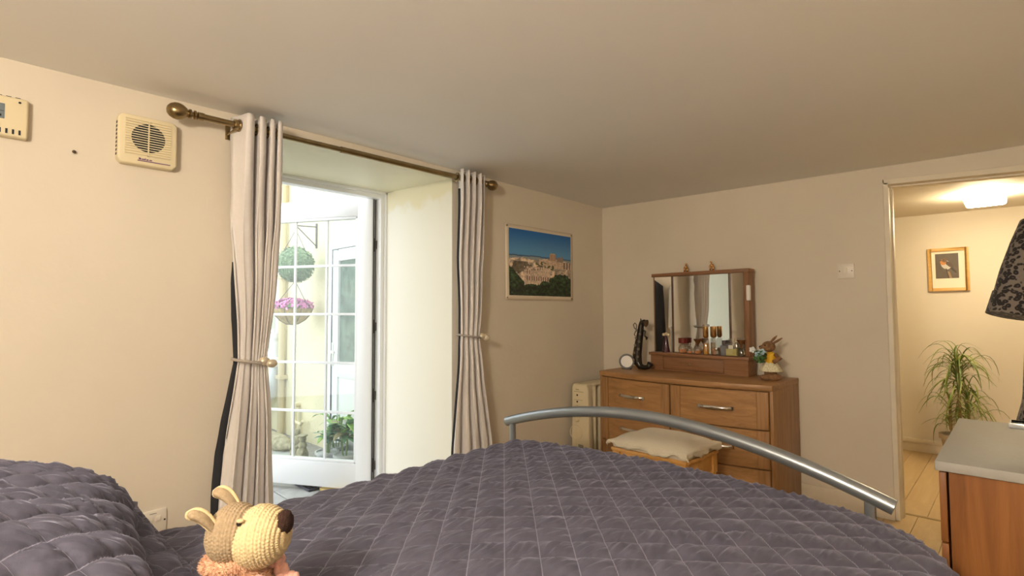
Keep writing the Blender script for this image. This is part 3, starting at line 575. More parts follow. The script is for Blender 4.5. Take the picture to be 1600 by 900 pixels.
g = G(); bowslab(g, -hw + .02, hw - .02, 0, .055, .02, .012); obj('plinth', g, W_X, t)
g = G(); g.box(-.006, .006, fy(0) + .018, fy(0) + .05, .05, DH - .034); obj('divider', g, W_Z, t)
rows = [(.523, .744), (.295, .516), (.062, .288)]
for cx0, cx1 in ((-hw + .025, -.007), (.007, hw - .025)):
    for z0, z1 in rows:
        g = G(); fr = .062
        bowslab(g, cx0 + fr + .001, cx1 - fr - .001, z0, z1, .02, .003); dr = obj('drawer', g, W_X, t, bevel=.001, seg=1)
        for q0 in (cx0, cx1 - fr): g = G(); bowslab(g, q0, q0 + fr, z0, z1, .022, .0, 4); obj('drawer_stile', g, W_Z, dr, bevel=.0015, seg=1)
        c = (cx0 + cx1) / 2; zc = (z0 + z1) / 2 + .0; hl = .095
        g = G(); pts = [(c + hl * s, fy(c + hl * s) - .006 - .024 * (1 - abs(s) ** 4), zc) for s in np.linspace(-1, 1, 13)]; g.tube(pts, [.006 + .002 * (1 - abs(s)) for s in np.linspace(-1, 1, 13)], 10, 1.5)
        for s in (-1, 1): g.box(c + s * hl - .009, c + s * hl + .009, fy(c + s * hl) - .014, fy(c + s * hl) + .006, zc - .011, zc + .011)
        obj('handle', g, CHROME, dr)
# ------------------------------------------------ dressing mirror
MX0, MX1, MY0, MY1 = -2.045, -1.30, 3.605, 3.752
t = thing('dressing_mirror', 'triple panel dressing mirror with a small drawer on the dresser', 'mirror', ((MX0 + MX1) / 2, MY1, DH), math.radians(-2.3)); mw = (MX1 - MX0) / 2; md = MY0 - MY1
g = G(); g.box(-mw + .006, mw - .006, md + .028, 0, 0, .108); obj('base', g, W_M, t, bevel=.002)
for q in ((-mw + .006, -.263, 0, .108), (.203, mw - .006, 0, .108), (-.263, .203, 0, .009), (-.263, .203, .101, .108)): g = G(); g.box(q[0], q[1], md + .012, md + .0285, q[2], q[3]); obj('base_front', g, W_M, t)
g = G(); g.box(-mw - .004, mw + .004, md - .002, 0, .108, .130); obj('ledge', g, W_M, t, bevel=.003)
g = G(); g.box(-.26, .20, md + .008, md + .0285, .012, .098); dr = obj('drawer', g, W_M, t, bevel=.002)
g = G(); g.lathe([(.004, md + .008), (.004, md - .004), (.008, md - .007), (.008, md - .013), (.001, md - .016)], 14, (-.04, 0, .056), 'y'); obj('knob', g, BRASS, dr)
mz0, mz1 = .130, .70; my = -.075
g = G(); g.box(-mw + .008, -mw + .030, my - .01, -.005, mz0, mz1); obj('side_post', g, W_MZ, t, bevel=.002); g = G(); g.box(mw - .040, mw - .008, my - .022, -.005, mz0, mz1); obj('side_post', g, W_MZ, t, bevel=.002)
g = G(); g.box(-mw + .002, mw - .002, my - .028, -.002, mz1, mz1 + .026); obj('top_rail', g, W_M, t, bevel=.003)
g = G(); g.box(-mw + .03, mw - .04, -.012, -.004, mz0, mz1); obj('back_board', g, W_MZ, t)
def mpanel(x0, x1, rz, hx, m=MIRROR, nm='mirror_glass'):
    g = G(); g.box(x0 - hx, x1 - hx, -.004, .0, mz0 + .003, mz1 - .002); o = obj(nm, g, m, t); o.location = (hx, my + .002, 0); o.rotation_euler = (0, 0, rz); return o
xa, xb = -mw + .03, mw - .04; xl, xr = xa + .135, xb - .105
mpanel(xl + .006, xr - .004, 0, xl)
mpanel(xa, xl - .004, math.radians(16), xl)
mpanel(xr + .004, xb, math.radians(-9), xr)
for x in (xl, xr): g = G(); g.box(x - .0045, x + .0045, my - .010, my + .004, mz0, mz1); obj('mirror_stile', g, mat('dark_stile', (.10, .045, .022), .5), t)
g = G(); g.box(MX1 - .014, MX1 + .010, 3.60, 3.628, 1.292, 1.395); o = tag(obj('plug_fob', g, WHITE_P, bevel=.006), 'white plastic remote hung on the side of the mirror frame', 'remote')
# --- brass figurines on mirror top
def figurine(x, label, s):
    t = thing('brass_figurine', label, 'figurine', (x, 3.70 - .0875 * (x + 1.67), DH + mz1 + .0255)); 
    g = G(); g.lathe([(.001, 0), (.016, 0), (.017, .004), (.012, .007), (.001, .008)], 14); obj('stand', g, GOLD, t)
    g = G()
    g.tube([(-.012, 0, .006), (-.010, 0, .022), (-.003, 0, .032)], [.006, .007, .006], 8); g.tube([(.012, 0, .006), (.011, 0, .022), (.003, 0, .032)], [.006, .007, .006], 8)
    g.tube([(0, 0, .026), (.001 * s, 0, .042), (0, -.001, .052)], [.009, .009, .005], 8); g.ball((.002 * s, -.002, .060), (.0075, .0075, .0085), 10, 8); g.ball((.005 * s, -.004, .066), (.009, .008, .003), 10, 6)
    g.tube([(-.008, 0, .046), (-.016, -.003, .036), (-.012, -.006, .028)], .0035, 6); g.tube([(.008, 0, .046), (.016, -.003, .036), (.012, -.006, .028)], .0035, 6)
    obj('body', g, GOLD, t, smooth=True)
figurine(-1.786, 'tiny brass figurine on the mirror top, nearer the saxophone ornament', 1)
figurine(-1.582, 'tiny brass figurine on the mirror top, nearer the white remote', -1)
# --- perfume bottles
CLEAR = glass('bottle_glass', (.90, .90, .88), .18, .03)
AMBER = mat('amber_liquid', (.78, .36, .02), .15, coat=.5); PEACH = mat('peach_liquid', (.75, .33, .14), .15, coat=.5); PALE = mat('pale_liquid', (.66, .60, .20), .15, coat=.5); PLUM = mat('plum_glass', (.06, .018, .03), .2, coat=.5)
LZ = DH + .130
def bottle(x, y, label, body, liquid=None, cap=None, parts=(), bm=CLEAR, lm=None, cm=GOLD, sq=None):
    t = thing('perfume_bottle', label, 'perfume bottle', (x, 3.605 - .0875 * (x + 1.6725) + .012 + (y - 3.60) * .55, LZ), group='perfume bottles in front of the dressing mirror')
    if sq: g = G(); g.box(-sq[0], sq[0], -sq[1], sq[1], 0, sq[2]); obj('bottle_body', g, bm, t, bevel=.004)
    else: g = G(); g.lathe(body, 20); obj('bottle_body', g, bm, t)
    if liquid:
        g = G()
        if sq: g.box(-sq[0] + .004, sq[0] - .004, -sq[1] + .004, sq[1] - .004, .005, liquid)
        else: g.lathe(liquid, 20)
        obj('perfume', g, lm, t)
    if cap: g = G(); (g.lathe(cap, 18)); obj('cap', g, cm, t)
    for nm, gg, mm in parts: obj(nm, gg, mm, t)
    return t
fl = G(); [fl.ball((math.cos(a) * .017, math.sin(a) * .017, .13 + .004 * (k % 2)), (.014, .014, .010), 8, 6) for k, a in enumerate(np.linspace(0, 2 * PI, 7)[:-1])]; fl.ball((0, 0, .137), .012, 8, 6)
bottle(-1.935, 3.655, 'dark plum tapered perfume bottle with a cream flower stopper', [(.001, 0), (.028, 0), (.029, .005), (.014, .11), (.010, .122), (.001, .122)], parts=[('flower_stopper', fl, mat('cream_flower', (.80, .68, .44), .6))], bm=PLUM)
rp = lambda r, h: [(.001, 0), (r * .7, .002), (r, h * .3), (r, h * .6), (r * .55, h * .95), (.008, h), (.001, h)]
bottle(-1.79, 3.635, 'round perfume bottle with a flat dark red cap', rp(.032, .07), [(.001, .004), (.024, .006), (.028, .022), (.027, .032), (.001, .033)], [(.008, .07), (.03, .075), (.032, .112), (.001, .114)], lm=PEACH, cm=mat('dark_red_cap', (.16, .018, .012), .3))
bottle(-1.728, 3.612, 'squat clear perfume bottle with pale peach liquid next to the red cap', rp(.024, .055), [(.001, .004), (.018, .006), (.020, .02), (.001, .022)], [(.006, .055), (.008, .06), (.008, .078), (.001, .08)], lm=PEACH, cm=CHROME)
bottle(-1.668, 3.622, 'peach perfume bottle with a brown funnel shaped stopper', rp(.03, .06), [(.001, .004), (.022, .006), (.026, .022), (.001, .034)], [(.006, .06), (.008, .072), (.030, .106), (.030, .109), (.001, .108)], lm=PEACH, cm=mat('bronze_cap', (.24, .11, .045), .3, .7))
bottle(-1.603, 3.612, 'tall slim amber perfume bottle with a gold cap', [(.001, 0), (.019, 0), (.020, .004), (.020, .105), (.011, .118), (.001, .118)], [(.001, .004), (.0165, .005), (.0165, .082), (.001, .083)], [(.011, .118), (.018, .128), (.018, .196), (.001, .198)], lm=AMBER)
bottle(-1.548, 3.640, 'tall slim half-empty perfume bottle with a gold cap', [(.001, 0), (.017, 0), (.018, .004), (.018, .112), (.010, .122), (.001, .122)], [(.001, .004), (.0145, .005), (.0145, .05), (.001, .051)], [(.010, .122), (.017, .132), (.017, .2), (.001, .202)], lm=PEACH)
bottle(-1.523, 3.600, 'low oval clear glass perfume flask lying beside the square bottle', [(.001, 0), (.03, .003), (.036, .014), (.03, .032), (.012, .04), (.001, .041)], None, [(.008, .038), (.012, .042), (.010, .052), (.001, .053)], cm=CHROME)
bottle(-1.418, 3.622, 'square clear perfume bottle with yellow liquid and glass stopper', None, .052, [(.010, .088), (.010, .096), (.022, .098), (.022, .122), (.001, .124)], lm=PALE, cm=CLEAR, sq=(.040, .018, .09), parts=[('paper_label', G().box(-.016, .016, -.0188, -.0182, .052, .076), mat('label_paper', (.78, .74, .62), .6))])
bottle(-1.483, 3.665, 'small grey square perfume bottle with a dark cap behind the oval flask', None, None, [(.008, .07), (.014, .074), (.014, .105), (.001, .106)], bm=mat('grey_glass', (.22, .22, .24), .15), cm=mat('dark_cap', (.12, .09, .10), .3), sq=(.022, .016, .07))
bottle(-1.362, 3.660, 'clear perfume bottle with a brown funnel stopper beside the mirror post', rp(.026, .06), None, [(.006, .06), (.007, .078), (.028, .11), (.028, .113), (.001, .112)], cm=MATS['bronze_cap'])
# --- saxophone ornament and round disc
BLK = mat('antique_black', (.045, .038, .03), .32, .6); t = thing('saxophone_ornament', 'small dark metal saxophone ornament on the dresser', 'ornament', (-2.085, 3.545, DH))
g = G(); pts = [(-.05, .0, .05), (-.035, 0, .016), (.0, 0, .012)]
body = [(.085, .0, .050), (.07, 0, .024), (.035, 0, .016), (.0, 0, .022), (-.022, 0, .055), (-.025, 0, .11), (-.012, 0, .19), (.004, 0, .27), (.012, 0, .33), (.018, 0, .352), (.035, 0, .357), (.05, 0, .348)]
g.tube(body, [.024, .019, .019, .024, .033, .034, .029, .025, .021, .019, .021, .026], 14); obj('horn', g, BLK, t, smooth=True)
g = G(); g.lathe([(.022, 0), (.027, .006), (.029, .012), (.024, .011)], 16, (0, 0, 0), 'x'); g.xf(Matrix.Translation((.047, 0, .350)) @ Matrix.Rotation(.25, 4, 'Y')); obj('bell_rim', g, mat('antique_bronze', (.16, .10, .05), .3, .8), t)
for k in range(9):
    z = .07 + k * .028; g = G(); g.lathe([(.001, -.005), (.010, -.005), (.011, 0), (.001, .002)], 12, (-.02 + k * .0032 + (.016 if k % 2 else -.014), -.036 + .0012 * k, z), 'y'); obj('key', g, mat('dark_silver', (.28, .25, .22), .3, .9), t)
g = G(); g.tube([(.004, -.02, .06), (.012, -.02, .2), (.024, -.018, .3)], .0025, 6); g.tube([(-.045, -.005, .08), (-.038, -.005, .2), (-.012, -.004, .3)], .0025, 6); g.tube([(.02, 0, .30), (.045, 0, .285), (.04, 0, .255), (.06, 0, .24), (.055, 0, .225)], [.006, .008, .006, .009, .006], 8); obj('key_rods', g, BLK, t)
g = G(); g.tube([(-.012, 0, .29), (-.045, 0, .31), (-.055, 0, .335), (-.04, 0, .35), (-.025, 0, .335), (-.03, 0, .30), (-.045, -.004, .26), (-.035, -.004, .25)], .0035, 6); g.tube([(.004, 0, .335), (.012, 0, .375), (.008, 0, .385)], [.008, .005, .002], 6); obj('curled_strap', g, BLK, t)
t = thing('hand_mirror', 'round black rimmed disc leaning in front of the saxophone ornament', 'mirror', (-2.165, 3.485, DH)); t.rotation_euler = (math.radians(-4), 0, math.radians(30))
g = G(); g.lathe([(.044, -.008), (.056, -.008), (.058, 0), (.056, .008), (.044, .008), (.044, -.008)], 36, (0, 0, .058), 'y', caps=False); obj('rim', g, mat('black_rim', (.02, .016, .014), .3), t)
g = G(); g.lathe([(.0455, -.004), (.0455, .007)], 36, (0, 0, .058), 'y'); obj('face', g, mat('white_face', (.88, .86, .82), .35), t)
g = G(); g.box(-.035, .035, -.006, .014, 0, .012); obj('foot', g, MATS['black_rim'], t, bevel=.003)
# --- rabbit ornament
FURB = mat('rabbit_fur', (.30, .16, .075), .95, var=.35, vscale=60, bump=.8, bscale=160); YEL = mat('yellow_cloth', (.82, .48, .03), .8, bump=.3, bscale=200)
SKIRT = mat('spotted_cloth', (.80, .74, .52), .85, var=.25, vscale=120); t = thing('rabbit_ornament', 'brown toy rabbit in a yellow top holding blue flowers', 'ornament', (-1.150, 3.535, DH), math.radians(15))
g = G(); g.ball((-.03, -.02, .018), (.036, .022, .018), 14, 8); g.ball((.02, -.012, .022), (.045, .026, .022), 14, 8); g.lathe([(.02, .02), (.024, .05), (.02, .07)], 12, (.012, 0, 0)); g.lathe([(.02, .02), (.022, .05), (.02, .07)], 12, (-.016, 0, 0)); obj('feet', g, FURB, t, smooth=True)
g = G(); n_ = 40; g.lathe([(.026, .118), (.046, .085), (.060, .060), (.058, .054), (.02, .07)], n_, sx=1.1, sy=.8)
g.v = [(x * (1 + .07 * math.sin(7 * math.atan2(y, x))), y * (1 + .07 * math.sin(7 * math.atan2(y, x))), z) for x, y, z in g.v]; obj('skirt', g, SKIRT, t, smooth=True)
g = G(); g.lathe([(.001, .10), (.030, .105), (.034, .13), (.028, .165), (.014, .18), (.001, .18)], 20, sy=.8); obj('yellow_top', g, YEL, t, smooth=True)
g = G(); g.ball((-.008, -.012, .212), (.040, .032, .034), 18, 12); g.ball((-.038, -.022, .205), (.024, .02, .019), 14, 10); obj('head', g, FURB, t, smooth=True)
for a, b in (((.0, -.005, .235), (.042, .002, .282)), ((.008, .005, .225), (.072, .006, .268))):
    p0, p1 = Vector(a), Vector(b); g = G(); g.tube([p0.lerp(p1, s) for s in (0, .2, .45, .7, .9, 1)], [.009, .014, .016, .014, .008, .002], 10, .5); obj('ear', g, FURB, t, smooth=True)
for q in ([(-.024, -.016, .165), (-.052, -.035, .14), (-.072, -.045, .125)], [(.026, -.01, .165), (.055, -.02, .14), (.02, -.045, .118)]): g = G(); g.tube(q, [.012, .014, .013], 10); obj('arm', g, FURB, t, smooth=True)
g = G(); g.ball((-.056, -.03, .211), .006, 10, 8); obj('nose', g, DARK, t); g = G(); g.ball((-.026, -.041, .22), .0045, 8, 6); obj('eye', g, DARK, t)
bq = leaf_cloud(70, .034, (0, 0, 0), .016, 21); bq.xf(Matrix.Translation((-.055, -.062, .150))); o = obj('bouquet_leaves', bq, mat('silk_leaf', (.06, .17, .05), .6), t, smooth=False); o['kind'] = 'stuff'
g = G(); g.tube([(-.03, -.05, .115), (-.06, -.062, .15), (-.09, -.06, .185)], .004, 6); obj('bouquet_stem', g, MATS['silk_leaf'], t)
for c, m in (((-.042, -.068, .182), (.50, .66, .78)), ((-.098, -.058, .192), (.78, .82, .82)), ((-.065, -.08, .165), (.42, .60, .74))):
    g = G(); [g.ball((c[0] + math.cos(a) * .012, c[1] - .004, c[2] + math.sin(a) * .012), (.009, .006, .009), 8, 6) for a in np.linspace(0, 2 * PI, 6)[:-1]]; g.ball((c[0], c[1] - .008, c[2]), .006, 8, 6); obj('silk_flower', g, mat('petal_%d' % int(m[0] * 100), m, .7), t, smooth=True)
# ================================================================== HEATER
t = thing('oil_heater', 'cream oil filled heater between the wall and the dresser', 'heater', (-2.432, 3.30, 0)); HC = mat('heater_cream', (.76, .66, .45), .45, var=.04, vscale=6)
poly = [(-.085, .0), (-.085, .085), (-.075, .1), (.075, .1), (.085, .085), (.085, 0)]
g = G(); g.prism([(-.088, .07), (-.083, .64), (-.068, .672), (.052, .672), (.066, .64), (.078, .07)], -.045, .02, 'y'); obj('control_panel', g, HC, t, bevel=.010, seg=3)
for k in range(6):
    y = .035 + k * .066; g = G(); g.box(-.078, .078, y, y + .018, .10, .66); g.box(-.055, .055, y - .012, y + .03, .13, .16); g.box(-.055, .055, y - .012, y + .03, .60, .63); obj('fin', g, HC, t, bevel=.005)
g = G(); g.box(-.08, .08, .02, .40, .655, .668); obj('top_cover', g, HC, t, bevel=.004)
for z, r in ((.485, .024), (.405, .024)): g = G(); g.lathe([(r, -.044), (r, -.05), (r * .8, -.064), (.001, -.065)], 20, (-.035, 0, z), 'y'); g.box(-.038, -.032, -.069, -.06, z - r * .8, z + r * .8); obj('dial', g, HC, t, bevel=.001)
for z in (.585, .535): g = G(); g.lathe([(.007, -.044), (.007, -.0475)], 12, (-.03, 0, z), 'y'); obj('indicator_light', g, DARK, t)
g = G(); g.box(-.06, .03, -.0465, -.044, .610, .613); g.box(-.06, .02, -.0465, -.044, .548, .550); g.box(-.045, -.015, -.0465, -.044, .625, .630); obj('panel_print', g, mat('panel_line', (.36, .27, .14), .6), t)
g = G(); g.tube([(-.045 + .055 * math.cos(a), -.045, .30 + .055 * math.sin(a)) for a in np.linspace(0, 2 * PI, 30)], .004, 6); obj('cable_boss', g, HC, t)
for k in range(4): g = G(); g.box(-.02 + k * .012, -.015 + k * .012, -.047, -.044, .13, .215); obj('vent_slot', g, DARK, t)
for y in (.0, .36): g = G(); g.box(-.10, .10, y, y + .02, .055, .075); obj('foot_bar', g, HC, t); 
for x in (-.09, .09):
    for y in (.01, .37): g = G(); g.lathe([(.024, -.01), (.028, -.006), (.028, .006), (.024, .01)], 16, (x, y, .028), 'x'); g.box(x - .006, x + .006, y - .008, y + .008, .028, .06); obj('castor', g, DARK, t)
# ================================================================== STOOL
t = thing('dressing_stool', 'pine dressing stool with a cream padded cover', 'stool', (-1.50, 2.80, 0), math.radians(-2)); sx, sy, sh = .235, .19, .40
for a in (-1, 1):
    for b in (-1, 1):
        pr = [(.014, 0), (.018, .012), (.013, .03), (.017, .05), (.021, .10), (.024, .16), (.017, .20), (.022, .212), (.017, .225), (.020, .25), (.016, .268), (.023, .285), (.022, .30)]
        g = G(); g.lathe(pr, 18, (a * (sx - .03), b * (sy - .03), 0)); g.box(a * (sx - .03) - .022, a * (sx - .03) + .022, b * (sy - .03) - .022, b * (sy - .03) + .022, .30, .405); obj('leg', g, PINE, t)
for b in (-1, 1): g = G(); g.box(-sx + .03, sx - .03, b * (sy - .03) - .011, b * (sy - .03) + .011, .315, .405); obj('apron', g, PINE, t, bevel=.002)
for a in (-1, 1): g = G(); g.box(a * (sx - .03) - .011, a * (sx - .03) + .011, -sy + .03, sy - .03, .315, .405); obj('apron', g, PINE, t, bevel=.002)
g = G(); g.box(-sx, sx, -sy, sy, .40, .42); obj('seat_board', g, PINE, t, bevel=.006); g = G(); g.box(-sx + .006, sx - .006, -sy + .006, sy - .006, .418, .452); obj('seat_padding', g, mat('pad_cream', (.80, .70, .54), .9), t, bevel=.012); t.scale = (1, 1, 1.045)
xs = np.linspace(-1, 1, 61); ys = np.linspace(-1, 1, 51); A, B = np.meshgrid(xs, ys, indexing='ij')
def drape(a, h): return np.clip(np.sign(a) * np.minimum(np.abs(a) / .86, 1), -1, 1)
U = drape(A, 0) * (sx + .012); V = drape(B, 0) * (sy + .012); edge = np.maximum(np.abs(A), np.abs(B)); rr = np.minimum(1, (np.abs(drape(A, 0)) ** 5 + np.abs(drape(B, 0)) ** 5))
Zt = .496 - .036 * rr - np.clip((edge - .86) / .14, 0, 1) * (.028 + .010 * np.sin(A * 9 + B * 7) + .003 * np.sin(23 * (A - B))) + .003 * wav(A, B, 8, .5, 1.6, 5)
U = U * (1 + .02 * np.clip((edge - .86) / .14, 0, 1) * np.sin(B * 17)); V = V * (1 + .03 * np.clip((edge - .86) / .14, 0, 1) * np.sin(A * 19))
g = G(); g.grid(np.stack([U, V, Zt], -1)); obj('padded_cover', g, mat('cream_fleece', (.84, .74, .56), .95, bump=.7, bscale=220, sheen=.4), t, smooth=True, solid=.006)
# ================================================================== BED
QS = .085
def quilt(u, v, amp, seed, wr=1.0):
    a = (u + v) / math.sqrt(2) / QS; b = (u - v) / math.sqrt(2) / QS
    ia, ib = np.floor(a).astype(int), np.floor(b).astype(int); fa, fb = a - ia, b - ib
    pa, pb = np.sin(PI * fa), np.sin(PI * fb); base = amp * np.power(np.clip(pa * pb, 0, 1), .36)
    h = ((ia * 374761 + ib * 668265 + seed * 977) % 1013) / 1013.0; h2 = ((ia * 92821 + ib * 68917 + seed * 131) % 997) / 997.0
    # puckers running across each diamond
    th = PI / 2 + .55 * (h - .5); q = u * np.cos(th) + v * np.sin(th); cross = -u * np.sin(th) + v * np.cos(th)
    w = 1 - 2 * np.abs(np.sin(PI * (cross / (.017 + .012 * h2) + h * 9 + .3 * np.sin(q * 34 + h2 * 6)))) + .5 * np.sin(2 * PI * (cross / .036 + h2 * 5))
    env = np.power(np.clip(pa * pb, 0, 1), .6)
    return base * (.85 + .3 * h2) + wr * amp * .26 * w * env * (.35 + h)
def quilt_mat(name, col, stitch):
    m = bpy.data.materials.new(name); m.use_nodes = True; nt = m.node_tree; b = nt.nodes['Principled BSDF']; b.inputs['Roughness'].default_value = .72; b.inputs['Specular IOR Level'].default_value = .25
    b.inputs['Sheen Weight'].default_value = .28; b.inputs['Sheen Roughness'].default_value = .35; b.inputs['Sheen Tint'].default_value = (.72, .72, .95, 1)
    uv = nt.nodes.new('ShaderNodeUVMap'); uv.uv_map = 'flat'; mp = nt.nodes.new('ShaderNodeMapping'); mp.inputs['Rotation'].default_value = (0, 0, PI / 4); mp.inputs['Scale'].default_value = (1 / QS, 1 / QS, 1)
    nt.links.new(uv.outputs[0], mp.inputs[0]); sp = nt.nodes.new('ShaderNodeSeparateXYZ'); nt.links.new(mp.outputs[0], sp.inputs[0]); outs = []
    for i, wd in ((0, .006), (1, .015)):
        pp = nt.nodes.new('ShaderNodeMath'); pp.operation = 'PINGPONG'; pp.inputs[1].default_value = .5; nt.links.new(sp.outputs[i], pp.inputs[0])
        lt = nt.nodes.new('ShaderNodeMath'); lt.operation = 'LESS_THAN'; lt.inputs[1].default_value = wd; nt.links.new(pp.outputs[0], lt.inputs[0]); outs.append(lt)
    mx = nt.nodes.new('ShaderNodeMath'); mx.operation = 'MAXIMUM'; nt.links.new(outs[0].outputs[0], mx.inputs[0]); nt.links.new(outs[1].outputs[0], mx.inputs[1])
    n = nt.nodes.new('ShaderNodeTexNoise'); n.inputs['Scale'].default_value = 14; n.inputs['Detail'].default_value = 4; nt.links.new(uv.outputs[0], n.inputs['Vector'])
    r = nt.nodes.new('ShaderNodeValToRGB'); e = r.color_ramp.elements; e[0].position = .35; e[1].position = .7; e[0].color = (*[c * .82 for c in col], 1); e[1].color = (*[c * 1.15 for c in col], 1); nt.links.new(n.outputs['Fac'], r.inputs[0])
    mc = nt.nodes.new('ShaderNodeMix'); mc.data_type = 'RGBA'; nt.links.new(mx.outputs[0], mc.inputs['Factor']); nt.links.new(r.outputs[0], mc.inputs['A']); mc.inputs['B'].default_value = (*stitch, 1); nt.links.new(mc.outputs['Result'], b.inputs['Base Color'])
    n2 = nt.nodes.new('ShaderNodeTexNoise'); n2.inputs['Scale'].default_value = 300; nt.links.new(uv.outputs[0], n2.inputs['Vector']); bp = nt.nodes.new('ShaderNodeBump'); bp.inputs['Strength'].default_value = .12; bp.inputs['Distance'].default_value = .004; nt.links.new(n2.outputs['Fac'], bp.inputs['Height'])
    mp3 = nt.nodes.new('ShaderNodeMapping'); mp3.inputs['Rotation'].default_value = (0, 0, .12); mp3.inputs['Scale'].default_value = (24, 8, 1); nt.links.new(uv.outputs[0], mp3.inputs[0])
    n3 = nt.nodes.new('ShaderNodeTexNoise'); n3.inputs['Scale'].default_value = 1.0; n3.inputs['Detail'].default_value = 1.5; n3.inputs['Distortion'].default_value = .8; nt.links.new(mp3.outputs[0], n3.inputs['Vector'])
    bp3 = nt.nodes.new('ShaderNodeBump'); bp3.inputs['Strength'].default_value = .6; bp3.inputs['Distance'].default_value = .02; nt.links.new(n3.outputs['Fac'], bp3.inputs['Height']); nt.links.new(bp.outputs[0], bp3.inputs['Normal']); nt.links.new(bp3.outputs[0], b.inputs['Normal'])
    return m
QM = quilt_mat('quilted_velvet', (.099, .096, .138), (.24, .23, .30))
RAILY = 2.03
t = thing('bed', 'double bed with an arched silver metal foot rail', 'bed', (-1.155, .85, 0))
g = G(); xs = np.linspace(-.85, .85, 41); prof = lambda x: .620 - .015 * x / .85 + .152 * (1 - (abs(x) / .85) ** 1.9)
g.tube([(x, RAILY - .85, prof(x)) for x in xs], .025, 20); obj('foot_rail', g, STEEL, t, smooth=None)
for x in (-.81, .785):
    g = G(); g.tube([(x, RAILY - .85, 0.005), (x, RAILY - .85, .3), (x, RAILY - .85, prof(x) - .012)], .0165, 16); obj('foot_post', g, STEEL, t)
g = G(); g.tube([(-.81, RAILY - .85, .33), (.785, RAILY - .85, .33)], .018, 14); obj('cross_rail', g, STEEL, t)
for x in (-.72, .72): g = G(); g.box(x - .015, x + .015, -1.05, RAILY - .85, .28, .35); obj('side_rail', g, STEEL, t, bevel=.003)
for x in (-.72, .72): g = G(); g.tube([(x, -1.06, .002), (x, -1.06, 1.0)], .02, 14); obj('head_post', g, STEEL, t)
g = G(); g.tube([(x * .86, -1.06, .98 + .12 * (1 - (x / .85) ** 2)) for x in np.linspace(-.85, .85, 21)], .022, 14); g.tube([(-.72, -1.06, .6), (.72, -1.06, .6)], .016, 12); obj('head_rail', g, STEEL, t)
g = G(); g.box(-.70, .70, -1.0, 1.07, .30, .36); obj('slat_base', g, PINE, t)
g = G(); g.box(-.70, .70, -1.0, 1.06, .355, .53); tag(obj('mattress', g, mat('mattress_cloth', (.75, .74, .72), .9), bevel=.03, seg=4), 'pale mattress lying on the bed under the quilt', 'mattress').location = (-1.155, .85, 0)
# quilt (bedspread) draped over the mattress
x0, x1, y0, y1 = -1.775, -.215, -.16, 1.875; Rr = .095                                      # inner flat rectangle
ndx = .0062
us = np.arange(x0 - .30, x1 + .62, ndx); vs = np.arange(y0 - .02, y1 + .34, ndx); U, V = np.meshgrid(us, vs, indexing='ij')
rc = .20
def inner(u, v):   # nearest point on the inner rectangle with a rounded foot corner on the right, plus outward dir and distance
    qx = np.clip(u, x0, x1); qy = np.minimum(v, y1)
    cx, cy = x1 - rc, y1 - rc; inc = (u > cx) & (v > cy); dx, dy = u - cx, v - cy; dd = np.hypot(dx, dy) + 1e-9
    k = np.minimum(dd, rc) / dd; qx = np.where(inc, cx + dx * k, qx); qy = np.where(inc, cy + dy * k, qy)
    ex, ey = u - qx, v - qy; s = np.hypot(ex, ey); return qx, qy, ex / (s + 1e-9), ey / (s + 1e-9), s
QX, QY, NX, NY, SD = inner(U, V)
TOPZ = .585 + .045 * np.clip(1 - ((QX + 1.0) / .80) ** 2, -.12, 1) - .018 * np.clip((1.0 - QY), 0, 1) ; TOPZ = TOPZ + .006 * wav(U, V, 7, .4, 1.2, 9)
an = np.clip(SD / Rr, 0, PI / 2); rest = np.clip(SD - Rr * PI / 2, 0, None)
fold = np.clip(rest / .3, 0, 1); PX_ = QX + NX * (Rr * np.sin(an) + rest * .10); PY_ = QY + NY * (Rr * np.sin(an) + rest * .0); PZ_ = TOPZ - Rr * (1 - np.cos(an)) - rest * .985
wv = fold * .018 * np.sin((U * 1.0 + V) * 17 + 2 * np.sin(V * 5)); PX_ = PX_ + NX * wv; 
P = np.stack([PX_, PY_, PZ_], -1); Hq = quilt(U, V, .0125, 3, 1.15); P = displace(P, Hq)
P[..., 1] = np.minimum(P[..., 1], RAILY - .032 + 0 * P[..., 1])
g = G(); g.grid(P); tag(obj('bedspread', g, QM, smooth=True, solid=.004, uv=np.stack([U.ravel(), V.ravel()], 1)), 'dark grey diamond quilted velvet bedspread covering the bed', 'bedspread')
# pillows
def pillow(label, loc, hx, hy, hz, rz, tilt, seed, ex=3.2):
    n1, n2 = int(2.5 * hx / .007), int(2.5 * hy / .007); a = np.linspace(-1, 1, n1); b = np.linspace(-1, 1, n2); A, B = np.meshgrid(a, b, indexing='ij')
    t = thing('pillow', label, 'pillow', loc, rz); t.rotation_euler = (tilt, 0, rz); fl_ = .90
    for sgn, nm in ((1, 'pillow_front'), (-1, 'pillow_back')):
        ra = np.clip(np.abs(A) / fl_, 0, 1); rb = np.clip(np.abs(B) / fl_, 0, 1); pr = np.clip((1 - ra ** ex) * (1 - rb ** ex), 0, 1) ** .52
        pin = 1 - .05 * (1 - B ** 2) * np.abs(A) ** 3; pin2 = 1 - .05 * (1 - A ** 2) * np.abs(B) ** 3
        u, v = A * hx * 1.2, B * hy * 1.2
        Q = np.stack([A * hx * pin, B * hy * pin2, sgn * (hz * pr + .003) + .006 * wav(A, B, 5, .3, 1, seed)], -1)
        Q = displace(Q, sgn * 0 + (quilt(u, v, .017, seed, 1.0) * np.clip(pr * 3, .15, 1)) * sgn)
        g = G(); g.grid(Q); obj(nm, g, QM, t, smooth=True, solid=.003 * sgn, uv=np.stack([u.ravel(), v.ravel()], 1))
    return t
